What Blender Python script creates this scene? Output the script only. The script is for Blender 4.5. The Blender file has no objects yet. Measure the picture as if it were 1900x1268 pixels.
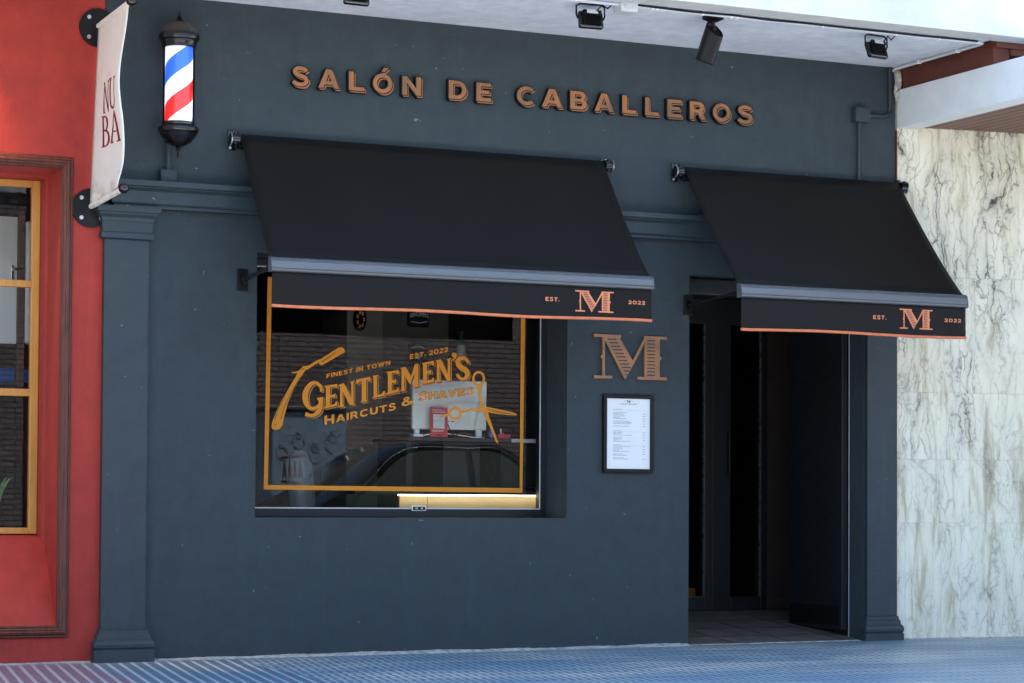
import bpy, bmesh, math, random
from mathutils import Vector, Matrix, Euler
from math import sin, cos, pi, radians as R
random.seed(7)
scene = bpy.context.scene
COL = scene.collection
D = None
D = {'letters': [[(1.3639, 1.5138), (1.444, 1.5281), (1.4453, 1.5007), (1.4366, 1.5065), (1.4251, 1.5103), (1.4008, 1.5056), (1.4001, 1.4624), (1.4201, 1.4654), (1.4325, 1.4759), (1.4327, 1.4479), (1.4202, 1.4527), (1.4002, 1.4486), (1.3989, 1.4064), (1.426, 1.4121), (1.4367, 1.4276), (1.4459, 1.4294), (1.444, 1.4033), (1.3629, 1.3837), (1.3693, 1.3956), (1.3746, 1.4033), (1.3749, 1.4999)], [(1.4603, 1.5199), (1.4766, 1.5229), (1.4776, 1.4107), (1.4858, 1.4058), (1.4847, 1.3997), (1.4533, 1.3939), (1.4548, 1.401), (1.4613, 1.4053)], [(1.4495, 1.5211), (1.482, 1.5342), (1.5428, 1.4301), (1.5512, 1.4124), (1.5212, 1.4081), (1.4604, 1.5123)], [(1.5201, 1.5393), (1.5473, 1.5493), (1.5484, 1.5427), (1.542, 1.5348), (1.5445, 1.4225), (1.5292, 1.4221), (1.5283, 1.5293)], [(1.5582, 1.5547), (1.6458, 1.5745), (1.6471, 1.5479), (1.6394, 1.5466), (1.6322, 1.5552), (1.6196, 1.5533), (1.6205, 1.4421), (1.6277, 1.4372), (1.6249, 1.432), (1.5866, 1.4245), (1.5866, 1.4311), (1.5947, 1.4364), (1.5922, 1.5464), (1.5774, 1.5419), (1.5693, 1.5304), (1.5611, 1.5292)], [(1.6595, 1.579), (1.6952, 1.5877), (1.6953, 1.581), (1.6871, 1.5746), (1.6879, 1.4694), (1.7182, 1.4779), (1.7263, 1.4935), (1.7357, 1.4963), (1.7348, 1.468), (1.6589, 1.4497), (1.6588, 1.4559), (1.6659, 1.4612), (1.665, 1.5714), (1.6595, 1.5728)], [(1.7448, 1.6045), (1.8196, 1.6196), (1.8214, 1.5938), (1.8114, 1.5935), (1.8047, 1.6011), (1.7781, 1.5977), (1.7784, 1.5566), (1.795, 1.5596), (1.8033, 1.5675), (1.8052, 1.5393), (1.7963, 1.5442), (1.7785, 1.5421), (1.7789, 1.4974), (1.8066, 1.5032), (1.8148, 1.5163), (1.822, 1.5165), (1.8206, 1.4907), (1.7447, 1.4734), (1.7458, 1.4811), (1.7541, 1.4865), (1.7532, 1.5945), (1.7449, 1.5968)], [(1.3203, 1.4447), (1.3607, 1.4507), (1.3581, 1.4349), (1.3242, 1.4316)], [(1.838, 1.6184), (1.8566, 1.6216), (1.8575, 1.5081), (1.8633, 1.5039), (1.8622, 1.4996), (1.8343, 1.494), (1.8342, 1.4999), (1.8388, 1.5033)], [(1.8291, 1.6284), (1.8623, 1.638), (1.9049, 1.5689), (1.8935, 1.5334), (1.8403, 1.6147)], [(1.8935, 1.5334), (1.8892, 1.5576), (1.9207, 1.6533), (1.9453, 1.6584), (1.943, 1.6512), (1.9325, 1.6428)], [(1.9178, 1.6424), (1.943, 1.6485), (1.9439, 1.5347), (1.948, 1.5294), (1.9451, 1.5239), (1.9129, 1.5176), (1.9129, 1.5247), (1.9187, 1.5286)], [(1.9676, 1.6628), (2.0411, 1.6787), (2.0431, 1.6515), (2.0336, 1.6512), (2.0265, 1.6603), (1.997, 1.6556), (1.9973, 1.6176), (2.0138, 1.6208), (2.0237, 1.6292), (2.024, 1.5993), (2.0151, 1.6045), (1.9974, 1.6018), (1.9977, 1.5606), (2.0242, 1.5656), (2.0341, 1.5778), (2.0418, 1.5781), (2.0408, 1.5536), (1.9656, 1.538), (1.9667, 1.5445), (1.9731, 1.549), (1.9723, 1.6532), (1.9664, 1.6563)], [(2.0588, 1.6765), (2.0765, 1.6797), (2.0773, 1.5681), (2.0863, 1.5629), (2.0851, 1.5575), (2.0538, 1.5512), (2.0555, 1.5594), (2.0597, 1.5622)], [(2.0499, 1.68), (2.0854, 1.6882), (2.1395, 1.5818), (2.1515, 1.5663), (2.1248, 1.5629), (2.0618, 1.6711)], [(2.1179, 1.6892), (2.1493, 1.6984), (2.1494, 1.6913), (2.1435, 1.6873), (2.1455, 1.5727), (2.1289, 1.5723), (2.1281, 1.6813)], [(2.1522, 1.7165), (2.1575, 1.7254), (2.1682, 1.7295), (2.1801, 1.7261), (2.1873, 1.7143), (2.1815, 1.6977), (2.1696, 1.6875), (2.1566, 1.6817), (2.1542, 1.6865), (2.1636, 1.695), (2.1672, 1.7016), (2.1564, 1.7051)]], 'strips': [[(1.355, 1.4819), (1.3551, 1.4856), (1.3552, 1.4912), (1.355, 1.4983), (1.3536, 1.5062), (1.3502, 1.5138), (1.3449, 1.5204), (1.3383, 1.5268), (1.3307, 1.5326), (1.3223, 1.5374), (1.3132, 1.5402), (1.3037, 1.5409), (1.2946, 1.5393), (1.2859, 1.5362), (1.2777, 1.5319), (1.2701, 1.5268), (1.2629, 1.5204), (1.256, 1.5129), (1.2497, 1.5046), (1.244, 1.4958), (1.2393, 1.4867), (1.2362, 1.4772), (1.2342, 1.4675), (1.2331, 1.4579), (1.2326, 1.4486), (1.2328, 1.4396), (1.2344, 1.4308), (1.2368, 1.4222), (1.2398, 1.4139), (1.2434, 1.4062), (1.2477, 1.3991), (1.253, 1.3928), (1.2589, 1.3873), (1.2653, 1.3826), (1.2723, 1.3789), (1.2798, 1.3764), (1.2875, 1.3749), (1.2953, 1.3748), (1.3028, 1.3758), (1.3099, 1.3775), (1.3166, 1.3799), (1.3229, 1.3837), (1.3283, 1.3885), (1.3328, 1.3932), (1.3361, 1.3971), (1.3384, 1.3997), None, (1.3389, 1.4809), (1.3384, 1.4849), (1.3382, 1.4904), (1.3377, 1.496), (1.3365, 1.5009), (1.3345, 1.5046), (1.3309, 1.5086), (1.3256, 1.5135), (1.3197, 1.5179), (1.314, 1.521), (1.3098, 1.5222), (1.3063, 1.5214), (1.302, 1.5196), (1.2974, 1.5167), (1.2927, 1.5129), (1.2885, 1.5086), (1.2846, 1.5036), (1.2806, 1.4973), (1.2769, 1.4903), (1.2738, 1.4832), (1.2717, 1.4765), (1.2698, 1.4702), (1.2686, 1.4634), (1.2679, 1.4562), (1.2678, 1.4491), (1.2681, 1.4424), (1.2682, 1.4359), (1.2688, 1.4294), (1.2699, 1.4232), (1.2714, 1.4175), (1.2732, 1.4125), (1.2751, 1.4078), (1.2777, 1.4033), (1.2806, 1.3993), (1.2837, 1.396), (1.2865, 1.3936), (1.2901, 1.3928), (1.2946, 1.3926), (1.2997, 1.3931), (1.3048, 1.3942), (1.3089, 1.3955), (1.3124, 1.3972), (1.3163, 1.4002), (1.3202, 1.4039), (1.3238, 1.4075), (1.3266, 1.41)], [(1.328, 1.4413), (1.3286, 1.4372), (1.3296, 1.4318), (1.3305, 1.4258), (1.331, 1.4196), (1.3309, 1.4135), (1.3301, 1.4064), (1.3289, 1.3983), (1.3273, 1.3904), (1.3252, 1.3834), (1.3227, 1.378), (1.3197, 1.3731), (1.3154, 1.368), (1.3103, 1.3633), (1.3051, 1.3592), (1.3005, 1.3561), (1.2969, 1.3545), (1.2935, 1.3537), (1.2894, 1.3535), (1.2847, 1.3536), (1.2796, 1.3539), (1.2746, 1.3556), (1.2692, 1.3578), (1.2638, 1.3602), (1.259, 1.3626), (1.2555, 1.3645), None, (1.3558, 1.445), (1.3562, 1.4412), (1.357, 1.4356), (1.3578, 1.4285), (1.3582, 1.4204), (1.3578, 1.4121), (1.3568, 1.4037), (1.3555, 1.3945), (1.3535, 1.3849), (1.3505, 1.3751), (1.3462, 1.3659), (1.3398, 1.358), (1.3324, 1.3513), (1.3247, 1.3457), (1.317, 1.3413), (1.3095, 1.3378), (1.302, 1.3355), (1.2947, 1.3347), (1.2881, 1.3351), (1.2823, 1.3359), (1.2767, 1.3369), (1.27, 1.3372), (1.263, 1.3381), (1.2563, 1.3392), (1.2509, 1.3401), (1.247, 1.3404)], [(2.2663, 1.6737), (2.2651, 1.6774), (2.2632, 1.6828), (2.2605, 1.6893), (2.2569, 1.6959), (2.2518, 1.7019), (2.2451, 1.7056), (2.2382, 1.7079), (2.2311, 1.709), (2.2241, 1.7093), (2.2171, 1.7085), (2.21, 1.7071), (2.2029, 1.7046), (2.1962, 1.7012), (2.19, 1.697), (2.1845, 1.6918), (2.1806, 1.6854), (2.1782, 1.6787), (2.1772, 1.6718), (2.1774, 1.6647), (2.1793, 1.6575), (2.1828, 1.6506), (2.1873, 1.6447), (2.1923, 1.6397), (2.1973, 1.6351), (2.2027, 1.6306), (2.2095, 1.6266), (2.2164, 1.6232), (2.2223, 1.6205), (2.2265, 1.6183), (2.229, 1.6165), (2.2313, 1.6145), (2.2337, 1.6117), (2.2357, 1.6089), (2.237, 1.6064), (2.2376, 1.6049), (2.2382, 1.6034), (2.2382, 1.6009), (2.2375, 1.598), (2.2364, 1.5952), (2.2353, 1.593), (2.2336, 1.5911), (2.2307, 1.5889), (2.227, 1.587), (2.2233, 1.5855), (2.2202, 1.5846), (2.2177, 1.5849), (2.2149, 1.5857), (2.212, 1.5871), (2.2091, 1.5889), (2.2067, 1.5908), (2.2047, 1.5935), (2.2025, 1.5975), (2.2004, 1.6019), (2.1986, 1.6061), (2.1972, 1.6092), None, (2.2522, 1.6674), (2.2498, 1.6708), (2.2469, 1.6757), (2.2436, 1.6807), (2.2403, 1.6847), (2.2377, 1.6866), (2.2355, 1.6877), (2.2321, 1.6888), (2.2282, 1.6895), (2.2243, 1.6896), (2.221, 1.6892), (2.2178, 1.6878), (2.2142, 1.6856), (2.2108, 1.6829), (2.2083, 1.6802), (2.2072, 1.6783), (2.2069, 1.6768), (2.2066, 1.6747), (2.2067, 1.6723), (2.2073, 1.6702), (2.208, 1.6688), (2.2093, 1.6675), (2.2118, 1.6655), (2.2154, 1.6629), (2.2199, 1.66), (2.2242, 1.6574), (2.2281, 1.655), (2.2334, 1.6525), (2.2399, 1.6495), (2.2472, 1.6456), (2.2543, 1.6403), (2.2596, 1.6342), (2.2637, 1.6279), (2.2669, 1.6213), (2.269, 1.6143), (2.2699, 1.6067), (2.2686, 1.5992), (2.2658, 1.5923), (2.2621, 1.5863), (2.2575, 1.581), (2.2521, 1.5764), (2.2459, 1.5728), (2.2393, 1.5704), (2.2326, 1.5688), (2.2259, 1.568), (2.2195, 1.5682), (2.2134, 1.5689), (2.2077, 1.5706), (2.2026, 1.573), (2.1979, 1.5759), (2.1936, 1.5795), (2.1894, 1.5839), (2.1859, 1.5891), (2.1829, 1.594), (2.1806, 1.5982), (2.179, 1.6008)]], 'razor': [[(1.4466, 1.7336), (1.4666, 1.7389), (1.4819, 1.7323), (1.4887, 1.7105), (1.351, 1.6314), (1.3375, 1.6335), (1.3304, 1.645), (1.3025, 1.6299), (1.2571, 1.6007), (1.2478, 1.6232), (1.2703, 1.6279), (1.3158, 1.6567), (1.3373, 1.664)], [(1.2232, 1.6083), (1.2381, 1.6239), (1.2515, 1.6208), (1.2533, 1.6057), (1.2385, 1.5824), (1.2173, 1.5515), (1.1805, 1.4898), (1.1491, 1.4184), (1.1259, 1.3372), (1.1157, 1.2866), (1.1026, 1.2662), (1.0762, 1.2566), (1.0549, 1.2628), (1.0484, 1.2778), (1.0545, 1.303), (1.0752, 1.3563), (1.1117, 1.4326), (1.1536, 1.5043), (1.1905, 1.5608), (1.2036, 1.5855)], [(1.2063, 1.5856), (1.1876, 1.581), (1.1679, 1.5819), (1.1678, 1.588), (1.1876, 1.5886), (1.2089, 1.5958), (1.2264, 1.6099)]], 'razor_lines': [[(1.1918, 1.5667), (1.1879, 1.5608), (1.1827, 1.5527), (1.1764, 1.5429), (1.1695, 1.532), (1.1625, 1.5206), (1.1553, 1.5084), (1.1475, 1.4953), (1.1394, 1.4812), (1.1312, 1.4665), (1.1232, 1.4513), (1.115, 1.4349), (1.1064, 1.4171), (1.098, 1.3991), (1.0904, 1.3821), (1.084, 1.3672), (1.079, 1.354), (1.0751, 1.3419), (1.072, 1.3313), (1.0696, 1.3226), (1.0677, 1.3163), None, (1.1945, 1.5652), (1.1908, 1.5593), (1.1856, 1.5511), (1.1794, 1.5413), (1.1727, 1.5303), (1.1658, 1.5189), (1.1586, 1.5067), (1.1508, 1.4936), (1.1427, 1.4796), (1.1345, 1.4649), (1.1265, 1.4498), (1.1183, 1.4335), (1.1098, 1.4157), (1.1015, 1.3978), (1.0938, 1.3808), (1.0875, 1.3659), (1.0825, 1.3529), (1.0784, 1.341), (1.0752, 1.3305), (1.0727, 1.3218), (1.0708, 1.3155)], [(1.2188, 1.5623), (1.2141, 1.5548), (1.2075, 1.5443), (1.1999, 1.5319), (1.1919, 1.5187), (1.1843, 1.5058), (1.1769, 1.4931), (1.1693, 1.4799), (1.1617, 1.4663), (1.1544, 1.4527), (1.1475, 1.4392), (1.141, 1.4257), (1.1348, 1.4121), (1.1289, 1.3986), (1.1235, 1.3854), (1.1187, 1.3728), (1.1146, 1.36), (1.1109, 1.3469), (1.1078, 1.3347), (1.1053, 1.3243), (1.1035, 1.3169), None, (1.2211, 1.561), (1.2165, 1.5535), (1.21, 1.5429), (1.2025, 1.5305), (1.1946, 1.5173), (1.1871, 1.5044), (1.1797, 1.4917), (1.1722, 1.4785), (1.1646, 1.4649), (1.1572, 1.4513), (1.1504, 1.4379), (1.1439, 1.4245), (1.1377, 1.411), (1.1318, 1.3975), (1.1265, 1.3844), (1.1217, 1.3719), (1.1175, 1.3592), (1.1138, 1.3463), (1.1106, 1.3341), (1.108, 1.3237), (1.1061, 1.3163)], [(1.3463, 1.649), (1.3507, 1.6511), (1.357, 1.6542), (1.3642, 1.6579), (1.3718, 1.6619), (1.3789, 1.6661), (1.3856, 1.6707), (1.3924, 1.6758), (1.399, 1.681), (1.4053, 1.6861), (1.411, 1.6905), (1.4163, 1.6945), (1.4214, 1.6983), (1.4259, 1.7017), (1.4297, 1.7046), (1.4324, 1.7067), None, (1.3446, 1.6521), (1.349, 1.6544), (1.3551, 1.6575), (1.3623, 1.6612), (1.3697, 1.6653), (1.3766, 1.6695), (1.3832, 1.6738), (1.39, 1.6787), (1.3967, 1.6837), (1.4032, 1.6886), (1.409, 1.6929), (1.4144, 1.6968), (1.4195, 1.7005), (1.4241, 1.7039), (1.428, 1.7067), (1.4308, 1.7087)], [(1.2321, 1.6023), (1.2334, 1.6028), (1.2353, 1.6037), (1.2374, 1.6046), (1.2393, 1.6055), (1.2406, 1.606), None, (1.2295, 1.6077), (1.2308, 1.6083), (1.2327, 1.6092), (1.2348, 1.6101), (1.2367, 1.611), (1.238, 1.6115)], [(1.0704, 1.2838), (1.0715, 1.2841), (1.0732, 1.2846), (1.075, 1.2852), (1.0767, 1.2856), (1.0778, 1.286), None, (1.0686, 1.2896), (1.0697, 1.2899), (1.0714, 1.2904), (1.0732, 1.2909), (1.0749, 1.2914), (1.076, 1.2917)]], 'scis_strips': [[(2.3685, 1.5827), (2.3675, 1.5726), (2.3645, 1.563), (2.3595, 1.5543), (2.3529, 1.547), (2.3449, 1.5415), (2.3361, 1.5379), (2.3267, 1.5365), (2.3174, 1.5374), (2.3085, 1.5405), (2.3005, 1.5457), (2.2938, 1.5526), (2.2887, 1.561), (2.2856, 1.5704), (2.2844, 1.5804), (2.2854, 1.5904), (2.2885, 1.6), (2.2934, 1.6086), (2.3, 1.6159), (2.3079, 1.6215), (2.3168, 1.6251), (2.3261, 1.6265), (2.3355, 1.6256), (2.3444, 1.6226), (2.3524, 1.6174), (2.3591, 1.6105), (2.3642, 1.6021), (2.3674, 1.5927), (2.3685, 1.5827), None, (2.3529, 1.5822), (2.3522, 1.5754), (2.3503, 1.5688), (2.3472, 1.5629), (2.3431, 1.5579), (2.3381, 1.5541), (2.3325, 1.5517), (2.3266, 1.5508), (2.3207, 1.5514), (2.3151, 1.5535), (2.3101, 1.5571), (2.3059, 1.5618), (2.3027, 1.5675), (2.3007, 1.574), (2.3, 1.5808), (2.3006, 1.5876), (2.3025, 1.5942), (2.3056, 1.6001), (2.3098, 1.6051), (2.3148, 1.6089), (2.3203, 1.6113), (2.3262, 1.6122), (2.3321, 1.6116), (2.3377, 1.6095), (2.3427, 1.606), (2.347, 1.6012), (2.3501, 1.5955), (2.3521, 1.5891), (2.3529, 1.5822)], [(2.2213, 1.3764), (2.2203, 1.3674), (2.2171, 1.3588), (2.212, 1.351), (2.2051, 1.3445), (2.1969, 1.3395), (2.1877, 1.3363), (2.1781, 1.3351), (2.1684, 1.3359), (2.1592, 1.3387), (2.151, 1.3434), (2.1441, 1.3496), (2.1388, 1.3572), (2.1356, 1.3656), (2.1344, 1.3746), (2.1355, 1.3836), (2.1386, 1.3921), (2.1437, 1.3999), (2.1505, 1.4064), (2.1587, 1.4114), (2.1679, 1.4146), (2.1775, 1.4159), (2.1872, 1.4151), (2.1964, 1.4123), (2.2047, 1.4076), (2.2116, 1.4014), (2.2168, 1.3939), (2.2201, 1.3854), (2.2213, 1.3764), None, (2.2046, 1.3761), (2.204, 1.3704), (2.202, 1.3651), (2.1988, 1.3603), (2.1946, 1.3562), (2.1896, 1.3531), (2.1839, 1.3511), (2.178, 1.3504), (2.172, 1.3509), (2.1663, 1.3526), (2.1613, 1.3555), (2.157, 1.3594), (2.1538, 1.3641), (2.1518, 1.3693), (2.1511, 1.3749), (2.1517, 1.3805), (2.1536, 1.3859), (2.1568, 1.3907), (2.161, 1.3947), (2.166, 1.3978), (2.1717, 1.3998), (2.1776, 1.4006), (2.1836, 1.4001), (2.1893, 1.3983), (2.1944, 1.3955), (2.1986, 1.3916), (2.2019, 1.3869), (2.2039, 1.3816), (2.2046, 1.3761)], [(2.3106, 1.5385), (2.3127, 1.5353), (2.315, 1.5307), (2.3174, 1.5252), (2.3198, 1.5194), (2.3221, 1.5136), (2.3228, 1.5076), (2.3234, 1.5012), (2.3241, 1.4944), (2.3249, 1.4874), (2.326, 1.4804), (2.3271, 1.4736), (2.3283, 1.4671), (2.3297, 1.4606), (2.3313, 1.4538), (2.3331, 1.4465), (2.3351, 1.4375), (2.3377, 1.4273), (2.3402, 1.4171), (2.3424, 1.4082), (2.3438, 1.4019), None, (2.344, 1.5433), (2.3429, 1.5397), (2.3421, 1.5346), (2.3414, 1.5286), (2.3407, 1.5222), (2.34, 1.5158), (2.3407, 1.5095), (2.3413, 1.5029), (2.342, 1.4963), (2.3428, 1.4898), (2.3438, 1.4834), (2.3454, 1.4774), (2.3472, 1.4716), (2.3493, 1.4655), (2.3515, 1.4591), (2.354, 1.4519), (2.3571, 1.4435), (2.3608, 1.4336), (2.3645, 1.4238), (2.3679, 1.4153), (2.3704, 1.4093)], [(2.2186, 1.3737), (2.2216, 1.3752), (2.2259, 1.3768), (2.2313, 1.3786), (2.2374, 1.3806), (2.2437, 1.3831), (2.2507, 1.385), (2.2579, 1.3874), (2.2652, 1.3898), (2.2723, 1.3918), (2.2788, 1.393), (2.2848, 1.393), (2.2909, 1.3923), (2.2976, 1.3913), (2.3053, 1.3903), (2.314, 1.3899), (2.3241, 1.389), (2.3355, 1.3886), (2.3468, 1.3883), (2.3566, 1.3879), (2.3634, 1.3872), None, (2.2155, 1.3964), (2.219, 1.3958), (2.2236, 1.3952), (2.2288, 1.3948), (2.2346, 1.3946), (2.2405, 1.3947), (2.2464, 1.3965), (2.2533, 1.399), (2.2608, 1.4018), (2.2688, 1.4043), (2.277, 1.406), (2.285, 1.4068), (2.2925, 1.4067), (2.2996, 1.4063), (2.3065, 1.4061), (2.3138, 1.4063), (2.3228, 1.4083), (2.3335, 1.4106), (2.3442, 1.4132), (2.3537, 1.4156), (2.3603, 1.4177)]], 'scis': [[(2.345, 1.4054), (2.3811, 1.4116), (2.3984, 1.3516), (2.429, 1.2753), (2.4567, 1.2098), (2.4507, 1.2031), (2.4415, 1.2096), (2.4048, 1.2913), (2.3682, 1.362)], [(2.3768, 1.4181), (2.4282, 1.4099), (2.5435, 1.3904), (2.577, 1.3784), (2.574, 1.3706), (2.5193, 1.3723), (2.4284, 1.3797), (2.377, 1.3868)], [(2.0772, 1.3505), (2.0995, 1.3662), (2.1421, 1.3747), (2.1458, 1.3617), (2.1026, 1.3532), (2.0878, 1.348)]], 'scis_lines': [[(2.3857, 1.4055), (2.3953, 1.4033), (2.4088, 1.4002), (2.4248, 1.3967), (2.4417, 1.3932), (2.4582, 1.39), (2.4758, 1.3872), (2.4954, 1.3844), (2.5148, 1.3818), (2.5316, 1.3796), (2.5434, 1.378), None, (2.3862, 1.4071), (2.3959, 1.4051), (2.4094, 1.4023), (2.4254, 1.399), (2.4423, 1.3957), (2.4588, 1.3927), (2.4763, 1.3897), (2.4959, 1.3867), (2.5152, 1.3839), (2.5319, 1.3814), (2.5437, 1.3797)], [(2.3919, 1.3946), (2.4008, 1.393), (2.4133, 1.3908), (2.4281, 1.3883), (2.4436, 1.3858), (2.4584, 1.3837), (2.4737, 1.3819), (2.4906, 1.3803), (2.507, 1.3788), (2.5212, 1.3775), (2.5313, 1.3767), None, (2.3922, 1.3962), (2.4012, 1.3948), (2.4137, 1.3927), (2.4285, 1.3903), (2.444, 1.3879), (2.4587, 1.3858), (2.474, 1.384), (2.4908, 1.3822), (2.5073, 1.3806), (2.5215, 1.3793), (2.5315, 1.3783)]], 'border': {'o': [(1.0079, 0.9229), (2.6142, 0.9158), (2.6283, 2.2381), (1.022, 2.2541)], 'i': [(1.0326, 0.9477), (2.5962, 0.9426), (2.5984, 2.2367), (1.0476, 2.2553)]}, 'glasstext': [('FINEST IN TOWN', 1.3771, 1.5574, 1.7677, 1.6464, 0.0254), ('EST. 2022', 1.8894, 1.6821, 2.1307, 1.7332, 0.0282), ('H', 1.3675, 1.2929, 1.4269, 1.3017, 0.0503), ('AIRCUTS', 1.4377, 1.307, 1.8047, 1.3883, 0.0407), ('&', 1.8396, 1.4066, 1.9136, 1.4229, 0.0508), ('S', 1.9458, 1.4388, 2.0015, 1.4499, 0.0509), ('HAVES', 2.0115, 1.4523, 2.294, 1.4891, 0.0407)], 'sign': [('S', 1.0429, 1.1548, 3.154), ('A', 1.1991, 1.3365, 3.1545), ('L', 1.3797, 1.4875, 3.1538), ('Ó', 1.5245, 1.6565, 3.1531), ('N', 1.7022, 1.8315, 3.1568), ('D', 1.989, 2.1147, 3.1541), ('E', 2.1617, 2.269, 3.1525), ('C', 2.4177, 2.5404, 3.1581), ('A', 2.5785, 2.7236, 3.1583), ('B', 2.7621, 2.8855, 3.1541), ('A', 2.9215, 3.0608, 3.1536), ('L', 3.105, 3.2133, 3.1531), ('L', 3.2578, 3.3641, 3.1539), ('E', 3.4071, 3.5174, 3.1492), ('R', 3.5597, 3.6832, 3.1503), ('O', 3.7189, 3.8548, 3.1482), ('S', 3.8877, 4.0095, 3.1511)]}

# ------------------------------------------------------------------ materials
class NT:
    def __init__(s, m):
        m.use_nodes = True
        s.t = m.node_tree; s.n = s.t.nodes; s.l = s.t.links
        s.b = s.n.get('Principled BSDF')
        s.out = s.n.get('Material Output')
    def new(s, k, **kw):
        n = s.n.new(k)
        for a, v in kw.items():
            if a.startswith('_'):
                n.inputs[a[1:].replace('__', ' ')].default_value = v
            else: setattr(n, a, v)
        return n
    def link(s, a, b): s.l.new(a, b)
    def pos(s, scale=(1, 1, 1), rot=(0, 0, 0)):
        g = s.new('ShaderNodeNewGeometry')
        m = s.new('ShaderNodeMapping'); m.inputs['Scale'].default_value = scale; m.inputs['Rotation'].default_value = rot
        s.link(g.outputs['Position'], m.inputs['Vector']); return m.outputs['Vector']
    def noise(s, vec, scale, detail=4, rough=.55, dist=0):
        n = s.new('ShaderNodeTexNoise'); n.inputs['Scale'].default_value = scale; n.inputs['Detail'].default_value = detail
        n.inputs['Roughness'].default_value = rough; n.inputs['Distortion'].default_value = dist
        s.link(vec, n.inputs['Vector']); return n.outputs['Fac']
    def ramp(s, fac, stops, interp='LINEAR'):
        r = s.new('ShaderNodeValToRGB'); r.color_ramp.interpolation = interp
        e = r.color_ramp.elements
        while len(e) < len(stops): e.new(.5)
        for q, (p, c) in zip(e, stops):
            q.position = p; q.color = (*c, 1) if len(c) == 3 else c
        s.link(fac, r.inputs['Fac']); return r.outputs['Color']
    def mix(s, fac, a, b, mode='MIX'):
        m = s.new('ShaderNodeMix', data_type='RGBA', blend_type=mode)
        for sock, v in ((m.inputs[0], fac), (m.inputs[6], a), (m.inputs[7], b)):
            if isinstance(v, (int, float)): sock.default_value = v
            elif isinstance(v, tuple): sock.default_value = (*v, 1) if len(v) == 3 else v
            else: s.link(v, sock)
        return m.outputs[2]
    def math(s, op, a, b=0.0, c=None):
        m = s.new('ShaderNodeMath', operation=op)
        for i, v in enumerate((a, b) if c is None else (a, b, c)):
            if isinstance(v, (int, float)): m.inputs[i].default_value = v
            else: s.link(v, m.inputs[i])
        return m.outputs[0]
    def bump(s, h, strength=.3, dist=.01):
        b = s.new('ShaderNodeBump'); b.inputs['Strength'].default_value = strength; b.inputs['Distance'].default_value = dist
        s.link(h, b.inputs['Height']); s.link(b.outputs['Normal'], s.b.inputs['Normal'])

def scal(c, k): return tuple(min(1, x * k) for x in c)

def pm(name, col, rough=.6, metal=0.0, var=.12, vs=6.0, bump=0.0, bs=150.0, bd=.003, spec=.5, coat=0, rvar=.1):
    m = bpy.data.materials.new(name); t = NT(m); b = t.b
    p = t.pos()
    f = t.noise(p, vs, 6, .6)
    c = t.ramp(f, [(.3, scal(col, 1 - var)), (.7, scal(col, 1 + var))])
    t.link(c, b.inputs['Base Color'])
    rr = t.ramp(t.noise(p, vs * 3, 5, .6), [(.3, (max(rough - rvar, .02),) * 3), (.7, (min(rough + rvar, 1),) * 3)])
    t.link(rr, b.inputs['Roughness'])
    b.inputs['Metallic'].default_value = metal
    b.inputs['Specular IOR Level'].default_value = spec
    b.inputs['Coat Weight'].default_value = coat
    if bump: t.bump(t.noise(p, bs, 5, .65), bump, bd)
    return m

def emis(name, col, s):
    m = bpy.data.materials.new(name); t = NT(m)
    t.b.inputs['Base Color'].default_value = (*scal(col, .8), 1)
    t.b.inputs['Emission Color'].default_value = (*col, 1); t.b.inputs['Emission Strength'].default_value = s
    return m

M = {}
def plaster(name, col, stain, chips=None, bump=.5, bs=170, low=None):
    m = bpy.data.materials.new(name); t = NT(m); p = t.pos()
    big = t.noise(p, 1.3, 5, .6, .4); mid = t.noise(p, 9, 6, .65)
    c = t.mix(t.ramp(big, [(.35, (0, 0, 0)), (.7, (1, 1, 1))]), col, stain)
    c = t.mix(.30, c, t.ramp(mid, [(.3, scal(col, .6)), (.72, scal(col, 1.5))]))
    ps = t.pos((7, 7, .7))
    c = t.mix(t.ramp(t.noise(ps, 1.5, 5, .6), [(.55, (0, 0, 0)), (.8, (.35,) * 3)]), c, scal(col, 1.55))
    if chips:
        ch = t.noise(p, 26, 3, .5, .5)
        c = t.mix(t.ramp(ch, [(.735, (0, 0, 0)), (.742, (1, 1, 1))]), c, chips)
    t.link(c, t.b.inputs['Base Color'])
    t.b.inputs['Roughness'].default_value = .72; t.b.inputs['Specular IOR Level'].default_value = .35
    h = t.math('ADD', t.noise(p, bs, 4, .7), t.math('MULTIPLY', t.noise(p, 28, 4, .6), 1.6))
    t.bump(h, bump, .004)
    return m
M['wall'] = plaster('slate_plaster', (.0295, .0430, .0495), (.0255, .0390, .0470), (.12, .16, .2))
M['trim'] = plaster('slate_gloss_trim', (.0265, .0405, .0470), (.0225, .0355, .0435), (.14, .18, .22), bump=.15, bs=60)
M['trim'].node_tree.nodes['Principled BSDF'].inputs['Roughness'].default_value = .5
M['red'] = plaster('red_plaster', (.33, .031, .020), (.29, .028, .022), None, bump=.3)
M['soffit'] = plaster('white_soffit_paint', (.65, .71, .80), (.60, .66, .76), (.75, .75, .75), bump=.2, bs=60)
M['fascia'] = pm('white_fascia_paint', (.57, .58, .56), .6, var=.12, vs=3, bump=.1, bs=40)
M['beamw'] = pm('white_beam_paint', (.72, .76, .78), .5, var=.06, vs=5, bump=.1, bs=40)
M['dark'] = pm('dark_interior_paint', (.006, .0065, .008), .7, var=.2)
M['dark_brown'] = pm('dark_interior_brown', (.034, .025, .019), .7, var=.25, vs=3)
M['pillar'] = pm('grey_interior_plaster', (.07, .066, .06), .8, var=.1)
M['pillar2'] = pm('olive_grey_interior_plaster', (.13, .125, .105), .8, var=.1)
M['chairgrey'] = pm('grey_leather', (.16, .17, .17), .4, var=.1)
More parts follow.
